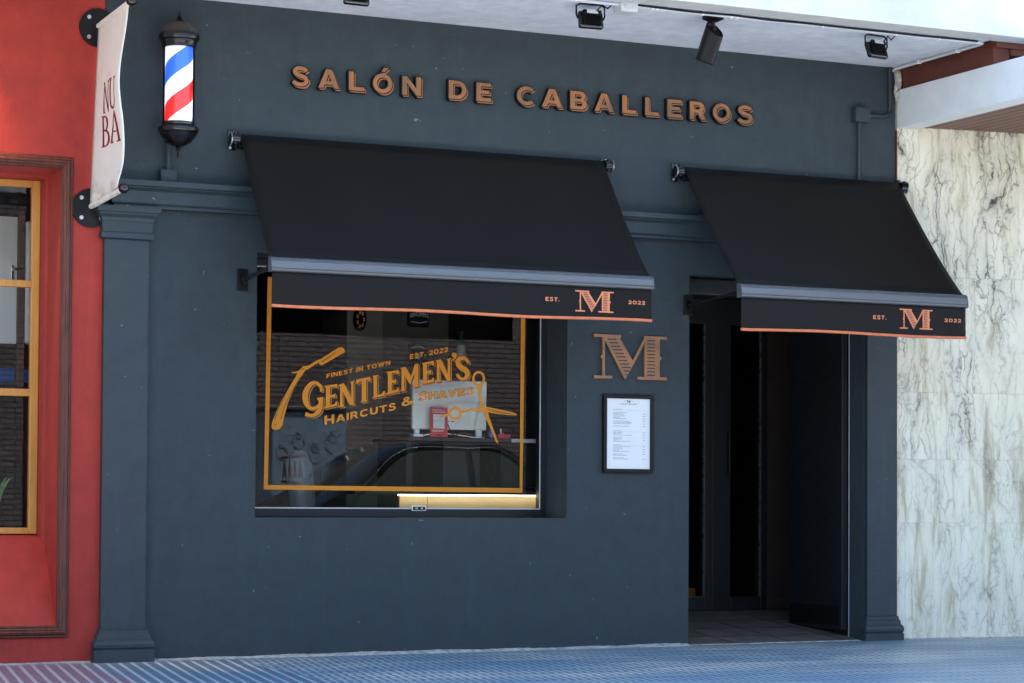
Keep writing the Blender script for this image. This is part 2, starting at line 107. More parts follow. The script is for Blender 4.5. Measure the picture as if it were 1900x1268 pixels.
M['teal'] = pm('teal_bottle', (.02, .09, .09), .3)
M['doorpaint'] = pm('dark_blue_door_paint', (.007, .0095, .012), .5, var=.15, bump=.05)
M['black'] = pm('black_metal', (.005, .005, .0055), .42, .0, var=.2, spec=.25)
M['blackgloss'] = pm('black_gloss_lacquer', (.004, .004, .0045), .18, 0, var=.2, spec=.6, rvar=.06)
M['bronze'] = pm('dusty_bronze', (.055, .042, .032), .55, .2, var=.3, vs=30)
M['steel'] = pm('zinc_steel', (.55, .56, .58), .35, .9, var=.1)
M['alu'] = pm('grey_satin_aluminium', (.15, .158, .17), .3, .45, var=.06, vs=10)
M['bar'] = pm('dark_grey_anodised_bar', (.125, .135, .142), .32, .35, var=.02, rvar=.01)
M['pvc'] = pm('pale_grey_plastic', (.52, .56, .6), .5, var=.05)
M['fabric'] = None
def fabric():
    m = bpy.data.materials.new('charcoal_acrylic_canvas'); t = NT(m); p = t.pos()
    c = t.ramp(t.noise(p, 2.2, 6, .65), [(.3, (.0052, .0048, .0048)), (.7, (.0074, .0068, .0068))])
    c = t.mix(t.ramp(t.noise(p, 190, 2, .5), [(.72, (0, 0, 0)), (.8, (.25,) * 3)]), c, (.014, .014, .016))
    t.link(c, t.b.inputs['Base Color'])
    t.b.inputs['Roughness'].default_value = .5; t.b.inputs['Specular IOR Level'].default_value = .16
    t.b.inputs['Sheen Weight'].default_value = .012; t.b.inputs['Sheen Roughness'].default_value = .5
    t.bump(t.math('ADD', t.noise(p, 420, 2, .5), t.math('MULTIPLY', t.noise(p, 7, 3, .5), 6.0)), .25, .002)
    return m
M['fabric'] = fabric()
M['copperprint'] = pm('copper_print', (.62, .20, .085), .55, 0, var=.1, vs=20)
M['piping'] = pm('orange_piping', (.60, .17, .07), .6, 0, var=.15, vs=25)
def copper():
    m = bpy.data.materials.new('weathered_copper'); t = NT(m); p = t.pos()
    f = t.ramp(t.noise(p, 3.1, 4, .6, .5), [(.42, (0, 0, 0)), (.64, (1, 1, 1))])
    c = t.mix(f, (.36, .135, .048), (.13, .085, .042))
    c = t.mix(.3, c, t.ramp(t.noise(t.pos((30, 30, 6)), 3, 4, .6), [(.3, (.16, .062, .026)), (.7, (.42, .165, .062))]))
    t.link(c, t.b.inputs['Base Color']); t.b.inputs['Metallic'].default_value = .35
    t.b.inputs['Roughness'].default_value = .5
    t.bump(t.noise(t.pos((60, 60, 12)), 4, 3, .6), .1, .001)
    return m
M['copper'] = copper()
M['bronzeM'] = None
def bronzeM():
    m = bpy.data.materials.new('bronze_brushed_wood_tone'); t = NT(m)
    c = t.mix(t.ramp(t.noise(t.pos((1, 1, 2)), 6, 4, .6), [(.35, (0, 0, 0)), (.65, (1, 1, 1))]), (.36, .165, .07), (.21, .125, .07))
    t.link(c, t.b.inputs['Base Color']); t.b.inputs['Metallic'].default_value = .25; t.b.inputs['Roughness'].default_value = .55
    return m
M['bronzeM'] = bronzeM()
M['decal'] = pm('orange_vinyl', (.58, .215, .010), .55, 0, var=.06, vs=15, spec=.3)
M['decalline'] = pm('black_vinyl_line', (.012, .010, .008), .6, 0)
M['paper'] = pm('white_paper', (.70, .75, .755), .6, var=.02)
M['ink'] = pm('grey_ink', (.16, .18, .2), .7)
M['inkblack'] = pm('black_ink', (.03, .03, .035), .7)
M['cloth'] = None
def clothm():
    m = bpy.data.materials.new('cream_banner_canvas'); t = NT(m); p = t.pos()
    c = t.ramp(t.noise(p, 4, 5, .6), [(.3, (.70, .71, .61)), (.7, (.78, .79, .70))])
    g = t.new('ShaderNodeNewGeometry'); sp = t.new('ShaderNodeSeparateXYZ'); t.link(g.outputs['Position'], sp.inputs[0])
    z = t.math('SUBTRACT', 2.62, sp.outputs['Z'])
    z = t.math('MULTIPLY', z, 5.0)
    st = t.math('MULTIPLY', t.ramp(t.noise(t.pos((1, 3, 7), (.6, 0, 0)), 2.4, 5, .65), [(.48, (0, 0, 0)), (.68, (1, 1, 1))]), t.math('MINIMUM', t.math('MAXIMUM', z, 0), 1))
    c = t.mix(t.math('MULTIPLY', st, .75), c, (.42, .30, .17))
    t.link(c, t.b.inputs['Base Color']); t.b.inputs['Roughness'].default_value = .85
    t.bump(t.noise(p, 350, 2, .5), .15, .001)
    return m
M['cloth'] = clothm()
M['darkred'] = pm('dark_red_print', (.22, .012, .014), .7, var=.08)
M['brownwood'] = None
def wood(name, a, b, sc, rough=.4, bump=.1):
    m = bpy.data.materials.new(name); t = NT(m)
    p = t.pos(sc)
    c = t.ramp(t.noise(p, 3, 7, .65, .6), [(.3, a), (.7, b)])
    t.link(c, t.b.inputs['Base Color']); t.b.inputs['Roughness'].default_value = rough
    t.bump(t.noise(p, 6, 5, .6), bump, .002); return m
M['brownwood'] = wood('dark_varnished_wood', (.045, .010, .005), (.13, .030, .014), (14, 14, 2), .5)
M['yellowwood'] = wood('honey_pine_wood', (.50, .215, .035), (.62, .30, .06), (18, 18, 1.6), .35, .05)
M['brownpaint'] = plaster('red_brown_paint', (.115, .035, .022), (.10, .03, .02), None, bump=.3)
M['woodsoffit'] = wood('brown_board', (.12, .055, .036), (.19, .09, .06), (10, 1, 10), .5)
M['counterlight'] = pm('cream_counter_panel', (.50, .40, .24), .5, var=.1, vs=3)
M['redcard'] = pm('red_card', (.62, .035, .05), .5, var=.03)
M['white'] = pm('white_plastic', (.84, .86, .83), .35, var=.03)
M['amber_tone'] = pm('amber_glow_and_facet', (.5, .2, .03), .5)
M['leaf'] = pm('green_leaf', (.07, .16, .03), .4, var=.3, vs=30)
M['blue'] = pm('blue_car_paint', (.02, .16, .55), .2, var=.05, coat=.6)
M['carblack'] = pm('black_car_paint', (.010, .011, .013), .16, var=.1, coat=1)
M['tyre'] = pm('black_rubber', (.015, .015, .015), .8)
M['chrome'] = pm('bright_chrome', (.75, .76, .78), .15, 1)
M['cargls'] = pm('dark_car_glass', (.03, .045, .03), .06, spec=.8, rvar=.03)  # green in the base colour stands in for foliage reflections
M['asphalt'] = pm('grey_asphalt', (.11, .11, .115), .85, var=.2, vs=4, bump=.5, bs=90)
M['concrete'] = pm('pale_bounce_paving', (.56, .55, .53), .8, var=.12, vs=3, bump=.2, bs=50)
M['kerb'] = pm('granite_kerb', (.42, .42, .42), .75, var=.2, vs=40, bump=.2)
M['grey_cab'] = None
def cabinet():
    m = bpy.data.materials.new('pale_blue_cabinet_paint'); t = NT(m); p = t.pos()
    c = t.ramp(t.noise(p, 5, 6, .65), [(.3, (.22, .34, .46)), (.7, (.34, .46, .56))])
    t.link(c, t.b.inputs['Base Color']); t.b.inputs['Roughness'].default_value = .5; return m
M['grey_cab'] = cabinet()

def brickmat():
    m = bpy.data.materials.new('brown_brick'); t = NT(m)
    p = t.pos((1, 1, 1), (R(90), 0, 0))
    b = t.new('ShaderNodeTexBrick'); t.link(p, b.inputs['Vector'])
    b.inputs['Scale'].default_value = 1; b.inputs['Brick Width'].default_value = .25; b.inputs['Row Height'].default_value = .062
    b.inputs['Mortar Size'].default_value = .009; b.inputs['Color1'].default_value = (.20, .165, .165, 1)
    b.inputs['Color2'].default_value = (.15, .125, .125, 1); b.inputs['Mortar'].default_value = (.05, .045, .042, 1)
    t.link(b.outputs['Color'], t.b.inputs['Base Color']); t.b.inputs['Roughness'].default_value = .85
    return m
M['brick'] = brickmat()

def marble():
    m = bpy.data.materials.new('veined_white_marble'); t = NT(m)
    g = t.new('ShaderNodeNewGeometry')
    # warp
    nz = t.new('ShaderNodeTexNoise'); nz.inputs['Scale'].default_value = 3.2; nz.inputs['Detail'].default_value = 5; nz.inputs['Roughness'].default_value = .6
    sh1 = t.new('ShaderNodeVectorMath', operation='SCALE'); sh1.inputs[0].default_value = (3.1, 7.3, 5.7); t.link(g.outputs['Random Per Island'], sh1.inputs['Scale'])
    sp1 = t.new('ShaderNodeVectorMath', operation='ADD'); t.link(g.outputs['Position'], sp1.inputs[0]); t.link(sh1.outputs[0], sp1.inputs[1])
    t.link(sp1.outputs[0], nz.inputs['Vector'])
    vm = t.new('ShaderNodeVectorMath', operation='SUBTRACT'); t.link(nz.outputs['Color'], vm.inputs[0]); vm.inputs[1].default_value = (.5, .5, .5)
    vs = t.new('ShaderNodeVectorMath', operation='SCALE'); t.link(vm.outputs[0], vs.inputs[0]); vs.inputs['Scale'].default_value = .20
    ad = t.new('ShaderNodeVectorMath', operation='ADD'); t.link(sp1.outputs[0], ad.inputs[0]); t.link(vs.outputs[0], ad.inputs[1])
    def vor(scale, sc, ed):
        mp = t.new('ShaderNodeMapping'); mp.inputs['Scale'].default_value = sc; t.link(ad.outputs[0], mp.inputs['Vector'])
        v = t.new('ShaderNodeTexVoronoi', feature='DISTANCE_TO_EDGE'); v.inputs['Scale'].default_value = scale; t.link(mp.outputs[0], v.inputs['Vector'])
        return t.ramp(v.outputs['Distance'], [(0, (1, 1, 1)), (ed * .35, (.45,) * 3), (ed, (0, 0, 0))])
    a = vor(1.0, (7.5, 7.5, 1.35), .085); b2 = vor(1.0, (17, 17, 3.4), .10)
    wide = vor(1.0, (7.5, 7.5, 1.35), .34)
    a = t.math('MAXIMUM', a, t.math('MULTIPLY', wide, .42))
    msk = t.ramp(t.noise(t.pos((2.4, 2.4, .7)), 1.6, 5, .6, .4), [(.42, (0, 0, 0)), (.62, (1, 1, 1))])
    sp = t.new('ShaderNodeSeparateXYZ'); t.link(g.outputs['Position'], sp.inputs[0])
    hz = t.ramp(t.math('DIVIDE', sp.outputs['Z'], 3.3), [(.1, (.35,) * 3), (.75, (1, 1, 1))])
    vein = t.math('MULTIPLY', t.math('MAXIMUM', t.math('MULTIPLY', a, 1.0), t.math('MULTIPLY', b2, .8)), t.math('ADD', t.math('MULTIPLY', msk, .95), .22))
    vein = t.math('MULTIPLY', vein, t.math('ADD', t.math('MULTIPLY', hz, .75), .42))
    vein = t.math('MULTIPLY', vein, t.ramp(t.noise(t.pos((8, 8, 3)), 2, 5, .7), [(.35, (.25,) * 3), (.65, (1, 1, 1))]))
    base = t.ramp(t.noise(t.pos((9, 9, 1.2)), 1.2, 5, .6, .8), [(.32, (.52, .48, .33)), (.45, (.80, .775, .61)), (.7, (.84, .83, .69))])
    c = t.mix(vein, base, (.05, .052, .036))
    c = t.mix(t.math('MULTIPLY', t.ramp(t.noise(t.pos((3, 3, 9)), 1.5, 4, .6), [(.70, (0, 0, 0)), (.80, (1, 1, 1))]), .35), c, (.42, .30, .16))
    t.link(c, t.b.inputs['Base Color']); t.b.inputs['Roughness'].default_value = .38
    t.bump(t.noise(t.pos(), 30, 4, .6), .05, .002)
    return m
M['marble'] = marble()

def pavement():
    m = bpy.data.materials.new('blue_tactile_tile'); t = NT(m)
    g = t.new('ShaderNodeNewGeometry'); sp = t.new('ShaderNodeSeparateXYZ'); t.link(g.outputs['Position'], sp.inputs[0])
    # diamond studs
    b = t.new('ShaderNodeTexBrick'); t.link(t.pos((1, 1, 1), (0, 0, R(4))), b.inputs['Vector'])
    b.inputs['Scale'].default_value = 1; b.inputs['Brick Width'].default_value = .046; b.inputs['Row Height'].default_value = .19
    b.inputs['Mortar Size'].default_value = .0115; b.inputs['Mortar Smooth'].default_value = .3
    b.inputs['Color1'].default_value = (1, 1, 1, 1); b.inputs['Color2'].default_value = (.8, .8, .8, 1); b.inputs['Mortar'].default_value = (0, 0, 0, 1)
    # ribs running away from the wall (left part)
    w = t.new('ShaderNodeTexWave', wave_type='BANDS', bands_direction='X', wave_profile='SIN'); w.inputs['Scale'].default_value = 4.8; w.inputs['Distortion'].default_value = 0
    t.link(t.pos((1, 1, 1), (0, 0, R(9))), w.inputs['Vector'])
    rib = t.ramp(w.outputs['Fac'], [(.62, (0, 0, 0)), (.85, (1, 1, 1))])
    left = t.ramp(t.math('ADD', t.math('MULTIPLY', sp.outputs['X'], .25), .5), [(.675, (1, 1, 1)), (.69, (0, 0, 0))])
    pat = t.mix(left, b.outputs['Color'], rib)
    big = t.noise(t.pos((.6, 1.1, 1), (0, 0, R(-20))), 1.2, 4, .5, .3)
    deep = t.ramp(big, [(.38, (.045, .13, .225)), (.50, (.085, .155, .21)), (.64, (.17, .22, .24))])
    hi = t.ramp(big, [(.38, (.22, .39, .50)), (.50, (.38, .50, .55)), (.64, (.72, .76, .73))])
    c = t.mix(pat, deep, hi)
    # purple paving in front of the red house
    b2 = t.new('ShaderNodeTexBrick', offset=0.0); t.link(t.pos(), b2.inputs['Vector'])
    b2.inputs['Scale'].default_value = 1; b2.inputs['Brick Width'].default_value = .075; b2.inputs['Row Height'].default_value = .04; b2.inputs['Mortar Size'].default_value = .007
    b2.inputs['Color1'].default_value = (.16, .075, .13, 1); b2.inputs['Color2'].default_value = (.13, .09, .16, 1); b2.inputs['Mortar'].default_value = (.22, .20, .25, 1)
    pl = t.ramp(t.math('ADD', t.math('MULTIPLY', sp.outputs['X'], .25), .5), [(.455, (1, 1, 1)), (.475, (0, 0, 0))])
    c = t.mix(pl, c, t.mix(t.math('MULTIPLY', rib, .6), t.mix(.6, (.12, .08, .115), b2.outputs['Color']), (.55, .60, .62)))
    # dirt along the wall foot
    d = t.math('ADD', t.math('MULTIPLY', sp.outputs['Y'], 3.0), 1.0)
    dn = t.math('ADD', d, t.math('MULTIPLY', t.math('SUBTRACT', t.noise(t.pos(), 7, 5, .7), .5), 1.1))
    c = t.mix(t.ramp(dn, [(.45, (0, 0, 0)), (1.0, (.8,) * 3)]), c, (.25, .245, .235))
    c = t.mix(.18, c, t.ramp(t.noise(t.pos(), 60, 4, .7), [(.3, (.06, .09, .14)), (.7, (.42, .46, .5))]))
    t.link(c, t.b.inputs['Base Color']); t.b.inputs['Roughness'].default_value = .42
    h = t.math('ADD', pat, t.math('MULTIPLY', t.noise(t.pos(), 120, 3, .6), .4))
    t.bump(h, .8, .006)
    return m
M['pave'] = pavement()
M['mortar'] = pm('crumbling_white_mortar', (.42, .41, .38), .9, var=.45, vs=25, bump=.8, bs=60, bd=.01)
M['rampfloor'] = pm('dark_brown_stone_floor', (.13, .105, .085), .55, var=.3, vs=9, bump=.15, bs=40)

def glassmat(name, tint=(1, 1, 1), ior=1.55):
    m = bpy.data.materials.new(name); t = NT(m); t.n.remove(t.b)
    tr = t.new('ShaderNodeBsdfTransparent'); tr.inputs['Color'].default_value = (*tint, 1)
    gl = t.new('ShaderNodeBsdfGlossy'); gl.inputs['Roughness'].default_value = .0
    fr = t.new('ShaderNodeFresnel'); fr.inputs['IOR'].default_value = ior
    mx = t.new('ShaderNodeMixShader')
    t.link(fr.outputs[0], mx.inputs[0]); t.link(tr.outputs[0], mx.inputs[1]); t.link(gl.outputs[0], mx.inputs[2]); t.link(mx.outputs[0], t.out.inputs['Surface'])
    return m
M['glass'] = glassmat('window_glass', (.86, .89, .88), 1.52)
M['doorglass'] = glassmat('smoked_door_glass', (.55, .52, .5), 1.35)
M['tubeglass'] = glassmat('clear_tube_glass', (.95, .97, 1), 1.35)
M['clearglass'] = glassmat('vase_glass', (.85, .88, .9), 1.5)

def stripes():
    m = bpy.data.materials.new('lit_barber_stripes'); t = NT(m)
    tc = t.new('ShaderNodeTexCoord'); sp = t.new('ShaderNodeSeparateXYZ'); t.link(tc.outputs['Object'], sp.inputs[0])
    at = t.math('ARCTAN2', sp.outputs['X'], t.math('MULTIPLY', sp.outputs['Y'], -1.0))
    u = t.math('DIVIDE', at, 2 * pi)
    v = t.math('ADD', t.math('SUBTRACT', t.math('DIVIDE', sp.outputs['Z'], .43), t.math('MULTIPLY', u, .78)), 10.0 + POLEPH)
    f = t.math('FRACT', v)
    c = t.ramp(f, [(0, (.80, .02, .016)), (.25, (.90, .93, 1)), (.5, (.03, .14, .70)), (.75, (.90, .93, 1))], 'CONSTANT')
    t.link(c, t.b.inputs['Base Color']); t.link(c, t.b.inputs['Emission Color'])
    t.b.inputs['Emission Strength'].default_value = POLEEM; t.b.inputs['Roughness'].default_value = .3
    return m
POLEPH, POLEEM = .826, .19
M['stripe'] = stripes()
M['led'] = emis('warm_led_strip', (1.0, .84, .56), 3.2)

# ------------------------------------------------------------------ mesh builder
ORIG = {}
class MB:
    def __init__(s): s.bm = bmesh.new()
    def face(s, pts):
        vs = [s.bm.verts.new(p) for p in pts]
        return s.bm.faces.new(vs)
    def box(s, x0, x1, y0, y1, z0, z1, bev=0, mat=None, seg=2):
        ret = bmesh.ops.create_cube(s.bm, size=1)
        vs = ret['verts']
        for v in vs:
            v.co = Vector(((x0 + x1) / 2 + v.co.x * (x1 - x0), (y0 + y1) / 2 + v.co.y * (y1 - y0), (z0 + z1) / 2 + v.co.z * (z1 - z0)))
        if bev:
            es = list({e for v in vs for e in v.link_edges})
            r = bmesh.ops.bevel(s.bm, geom=es, offset=bev, segments=seg, affect='EDGES', profile=.5)
            vs = list({v for f in r['faces'] for v in f.verts} | {v for v in vs if v.is_valid})
        if mat is not None: bmesh.ops.transform(s.bm, matrix=mat, verts=[v for v in vs if v.is_valid])
        return vs
    def loft(s, rings, closed=True, caps=True):
        rr = [[s.bm.verts.new(p) for p in r] for r in rings]
        n = len(rr[0])
        for a, b in zip(rr, rr[1:]):
            for i in range(n if closed else n - 1):
                j = (i + 1) % n
                try: s.bm.faces.new((a[i], a[j], b[j], b[i]))
                except ValueError: pass
        if caps and closed:
            s.bm.faces.new(list(reversed(rr[0]))); s.bm.faces.new(rr[-1])
        return rr
    def cyl(s, p0, p1, r0, r1=None, n=20, caps=True):
        p0 = Vector(p0); p1 = Vector(p1); r1 = r0 if r1 is None else r1
        d = (p1 - p0).normalized(); q = d.to_track_quat('Z', 'Y')
        def ring(p, r): return [p + q @ Vector((r * cos(2 * pi * i / n), r * sin(2 * pi * i / n), 0)) for i in range(n)]
        s.loft([ring(p0, r0), ring(p1, r1)], True, caps)
    def tube(s, path, r, n=10):
        P = [Vector(p) for p in path]; rings = []
        for i, p in enumerate(P):
            d = (P[min(i + 1, len(P) - 1)] - P[max(i - 1, 0)]).normalized()
            up = Vector((0, 0, 1)) if abs(d.z) < .95 else Vector((0, 1, 0))
            a = d.cross(up).normalized(); b = d.cross(a)
            rings.append([p + a * r * cos(2 * pi * k / n) + b * r * sin(2 * pi * k / n) for k in range(n)])
        s.loft(rings)
    def lathe(s, prof, c, n=32, flute=0, amp=0):
        rings = []
        for r, z in prof:
            rings.append([(c[0] + (r * (1 + amp * abs(sin(flute * pi * k / n)))) * cos(2 * pi * k / n), c[1] + (r * (1 + amp * abs(sin(flute * pi * k / n)))) * sin(2 * pi * k / n), c[2] + z) for k in range(n)])
        s.loft(rings)
    def sphere(s, c, r, n=16, sc=(1, 1, 1)):
        prof = []
        rings = []
        for i in range(n // 2 + 1):
            a = -pi / 2 + pi * i / (n // 2)
            a = max(min(a, pi / 2 - .02), -pi / 2 + .02)
            rings.append([(c[0] + sc[0] * r * cos(a) * cos(2 * pi * k / n), c[1] + sc[1] * r * cos(a) * sin(2 * pi * k / n), c[2] + sc[2] * r * sin(a)) for k in range(n)])
        s.loft(rings)
    def prism(s, poly, y0, y1):
        # poly in XZ, extruded along Y
        s.loft([[(x, y0, z) for x, z in poly], [(x, y1, z) for x, z in poly]])
    def flat(s, poly, y):
        s.face([(x, y, z) for x, z in poly])
    def strip(s, data, y, th=0):
        k = data.index(None); a, b = data[:k], data[k + 1:]
        for i in range(len(a) - 1):
            s.face([(a[i][0], y, a[i][1]), (a[i + 1][0], y, a[i + 1][1]), (b[i + 1][0], y, b[i + 1][1]), (b[i][0], y, b[i][1])])
    def wrap(s, x0, x1, p, prof, yb=0.0):
        rings = [[(x0 - o, yb, z), (x0 - o, -p - o, z), (x1 + o, -p - o, z), (x1 + o, yb, z)] for o, z in prof]
        s.loft(rings)
    def build(s, name, mat, parent=None, smooth=False, origin=None, angle=35):
        bm = s.bm
        bmesh.ops.recalc_face_normals(bm, faces=bm.faces[:])
        if origin is None:
            if parent is not None: origin = ORIG[parent.name]
            else:
                xs = [v.co for v in bm.verts]
                lo = Vector([min(c[i] for c in xs) for i in range(3)]); hi = Vector([max(c[i] for c in xs) for i in range(3)])
                origin = Vector(((lo.x + hi.x) / 2, (lo.y + hi.y) / 2, lo.z))
        origin = Vector(origin)
        bmesh.ops.translate(bm, vec=-origin, verts=bm.verts[:])
        me = bpy.data.meshes.new(name); bm.to_mesh(me); bm.free()
        me.materials.append(mat)
        o = bpy.data.objects.new(name, me); COL.objects.link(o)
        if parent is not None:
            o.parent = parent; o.location = origin - ORIG[parent.name]
        else: o.location = origin
        ORIG[o.name] = origin.copy()
        if smooth:
            for f in me.polygons: f.use_smooth = True
            try: me.set_sharp_from_angle(angle=R(angle))
            except Exception: pass
        return o

def empty(name, loc):
    o = bpy.data.objects.new(name, None); COL.objects.link(o); o.location = loc; o.empty_display_size = .1
    ORIG[o.name] = Vector(loc); return o
def tag(o, label, cat, group=None):
    o['label'] = label; o['category'] = cat
    if group: o['group'] = group
    return o
def struct(o): o['kind'] = 'structure'; return o
def copy_tree(src, delta, parent=None):
    c = src.copy(); COL.objects.link(c)
    if parent is not None: c.parent = parent
    else: c.location = src.location + Vector(delta)
    ORIG[c.name] = ORIG[src.name] + Vector(delta)
    for ch in [o for o in bpy.data.objects if o.parent == src]: copy_tree(ch, delta, c)
    return c

# lettering: a wide bold sans drawn as contours (outer outlines and holes), cap height 1
def arc(cx, cy, rx, ry, a0, a1, n=14):
    return [(cx + rx * cos(R(a0 + (a1 - a0) * i / n)), cy + ry * sin(R(a0 + (a1 - a0) * i / n))) for i in range(n + 1)]
def spine(pts, w0, sub=6):
    P_ = []; n = len(pts)
    for i in range(n - 1):
        p0, p1, p2, p3 = (Vector(pts[max(i - 1, 0)]), Vector(pts[i]), Vector(pts[i + 1]), Vector(pts[min(i + 2, n - 1)]))
        for k in range(sub):
            t = k / sub; P_.append(.5 * (2 * p1 + (p2 - p0) * t + (2 * p0 - 5 * p1 + 4 * p2 - p3) * t * t + (3 * p1 - p0 - 3 * p2 + p3) * t ** 3))
    P_.append(Vector(pts[-1])); l, r = [], []
    for i, p in enumerate(P_):
        d = (P_[min(i + 1, len(P_) - 1)] - P_[max(i - 1, 0)]).normalized(); nn = Vector((-d.y, d.x)) * w0 / 2
        l.append(tuple(p + nn)); r.append(tuple(p - nn))
    return l + r[::-1]
_O = [arc(.54, .5, .54, .525, 0, 348, 29), arc(.54, .5, .295, .30, 0, 348, 29)]
_S = [spine([(.735, .775), (.64, .875), (.46, .92), (.24, .885), (.145, .745), (.23, .61), (.45, .535), (.66, .455), (.735, .285), (.62, .125), (.40, .08), (.19, .125), (.07, .24)], .215)]
_P2 = [(.50, 1)] + arc(.50, .715, .27, .285, 90, -62, 14)
GLY = {
 'A': (1.02, [[(0, 0), (.365, 1), (.655, 1), (1.02, 0), (.765, 0), (.695, .19), (.325, .19), (.255, 0)], [(.395, .385), (.625, .385), (.51, .72)]]),
 'L': (.74, [[(0, 0), (0, 1), (.25, 1), (.25, .215), (.74, .215), (.74, 0)]]),
 'N': (.92, [[(0, 0), (0, 1), (.25, 1), (.675, .40), (.675, 1), (.92, 1), (.92, 0), (.685, 0), (.245, .62), (.245, 0)]]),
 'D': (.95, [[(0, 0), (0, 1)] + arc(.42, .5, .53, .5, 90, -90, 18), [(.25, .21), (.25, .79)] + arc(.42, .5, .275, .29, 90, -90, 18)]),
 'E': (.78, [[(0, 0), (0, 1), (.77, 1), (.77, .795), (.25, .795), (.25, .6), (.69, .6), (.69, .405), (.25, .405), (.25, .205), (.78, .205), (.78, 0)]]),
 'F': (.76, [[(0, 0), (0, 1), (.76, 1), (.76, .79), (.25, .79), (.25, .57), (.68, .57), (.68, .36), (.25, .36), (.25, 0)]]),
 'O': (1.08, _O), 'Ó': (1.08, _O + [[(.46, 1.10), (.60, 1.34), (.90, 1.34), (.66, 1.10)]]),
 'C': (.98, [arc(.54, .5, .54, .525, 42, 318, 26) + arc(.54, .5, .295, .30, 314, 46, 26)]),
 'B': (.84, [[(0, 0), (0, 1), (.49, 1)] + arc(.49, .74, .29, .26, 80, -48, 10) + arc(.52, .285, .31, .285, 52, -90, 14), [(.25, .595), (.25, .805), (.46, .805)] + arc(.46, .70, .085, .105, 80, -80, 6) + [(.46, .595)], [(.25, .195), (.25, .415), (.49, .415)] + arc(.49, .305, .095, .11, 80, -80, 6) + [(.49, .195)]]),
 'R': (.90, [[(0, 0), (0, 1)] + arc(.49, .69, .32, .31, 90, -52, 12) + [(.90, 0), (.62, 0), (.43, .36), (.25, .36), (.25, 0)], [(.25, .565), (.25, .795), (.46, .795)] + arc(.46, .68, .10, .115, 80, -80, 6) + [(.46, .565)]]),
 'S': (.84, _S),
 'T': (.86, [[(.305, 0), (.305, .785), (0, .785), (0, 1), (.86, 1), (.86, .785), (.555, .785), (.555, 0)]]),
 'I': (.25, [[(0, 0), (0, 1), (.25, 1), (.25, 0)]]),
 'H': (.93, [[(0, 0), (0, 1), (.25, 1), (.25, .61), (.68, .61), (.68, 1), (.93, 1), (.93, 0), (.68, 0), (.68, .395), (.25, .395), (.25, 0)]]),
 'U': (.92, [[(0, 1), (.25, 1)] + arc(.46, .42, .21, .21, 180, 360, 12) + [(.67, 1), (.92, 1)] + arc(.46, .42, .46, .44, 0, -180, 18)]),
 'V': (1.0, [[(0, 1), (.27, 1), (.5, .34), (.73, 1), (1.0, 1), (.62, 0), (.38, 0)]]),
 'W': (1.42, [[(0, 1), (.26, 1), (.43, .38), (.61, 1), (.81, 1), (.99, .38), (1.16, 1), (1.42, 1), (1.11, 0), (.88, 0), (.71, .58), (.54, 0), (.31, 0)]]),
 'G': (1.0, [arc(.54, .5, .54, .525, 42, 270, 22) + [(.96, .02), (.96, .52), (.58, .52), (.58, .34), (.72, .34), (.72, .2)] + arc(.54, .5, .295, .30, 270, 46, 20)]),
 'M': (1.1, [[(0, 0), (0, 1), (.25, 1), (.55, .5), (.85, 1), (1.1, 1), (1.1, 0), (.86, 0), (.86, .6), (.55, .12), (.24, .6), (.24, 0)]]),
 '.': (.22, [[(0, 0), (0, .22), (.22, .22), (.22, 0)]]), "'": (.2, [[(.02, .65), (.0, 1), (.2, 1), (.14, .65)]]), '-': (.4, [[(0, .4), (0, .55), (.4, .55), (.4, .4)]]),
 '0': (.98, [arc(.49, .5, .49, .52, 0, 348, 29), arc(.49, .5, .25, .30, 0, 348, 29)]),
 '2': (.80, [[(0, 0), (0, .17), (.42, .48)] + arc(.42, .66, .135, .145, -40, 165, 10) + [(.02, .66)] + arc(.40, .66, .38, .36, 165, -38, 14) + [(.40, .205), (.80, .205), (.80, 0)]]),
 '&': (1.0, [[(.60, 0), (.72, .12), (.84, .0), (1.0, 0), (1.0, .08), (.84, .25), (.98, .46), (.80, .50), (.71, .38), (.56, .54), (.67, .66), (.70, .80), (.60, .95), (.42, 1.0), (.24, .94), (.15, .79), (.19, .66), (.25, .58), (.08, .47), (.0, .28), (.07, .10), (.24, -.01), (.42, -.02)],
               [(.42, .66), (.49, .73), (.48, .82), (.42, .85), (.35, .81), (.35, .74)], [(.36, .44), (.58, .22), (.48, .15), (.34, .15), (.23, .23), (.25, .36)]]),
}
def text_polys(body, bold=.0, extrude=0.0, space=1.0):
    cu = bpy.data.curves.new('lettering', 'CURVE'); cu.dimensions = '2D'; cu.fill_mode = 'BOTH'; cu.extrude = extrude; cu.offset = bold
    x = 0
    for ch in body:
        if ch == ' ': x += .62 * space; continue
        wd, cs = GLY[ch]
        for c in cs:
            sp = cu.splines.new('POLY'); sp.points.add(len(c) - 1)
            for p, q in zip(sp.points, c): p.co = (x + q[0], q[1], 0, 1)
            sp.use_cyclic_u = True
        x += wd + .20 * space
    ob = bpy.data.objects.new('lettering', cu); COL.objects.link(ob)
    dg = bpy.context.evaluated_depsgraph_get(); dg.update()
    me = ob.evaluated_get(dg).to_mesh()
    vs = [v.co.copy() for v in me.vertices]; fs = [list(p.vertices) for p in me.polygons]
    ob.evaluated_get(dg).to_mesh_clear()
    bpy.data.objects.remove(ob); bpy.data.curves.remove(cu)
    return vs, fs
CAP = 1.0
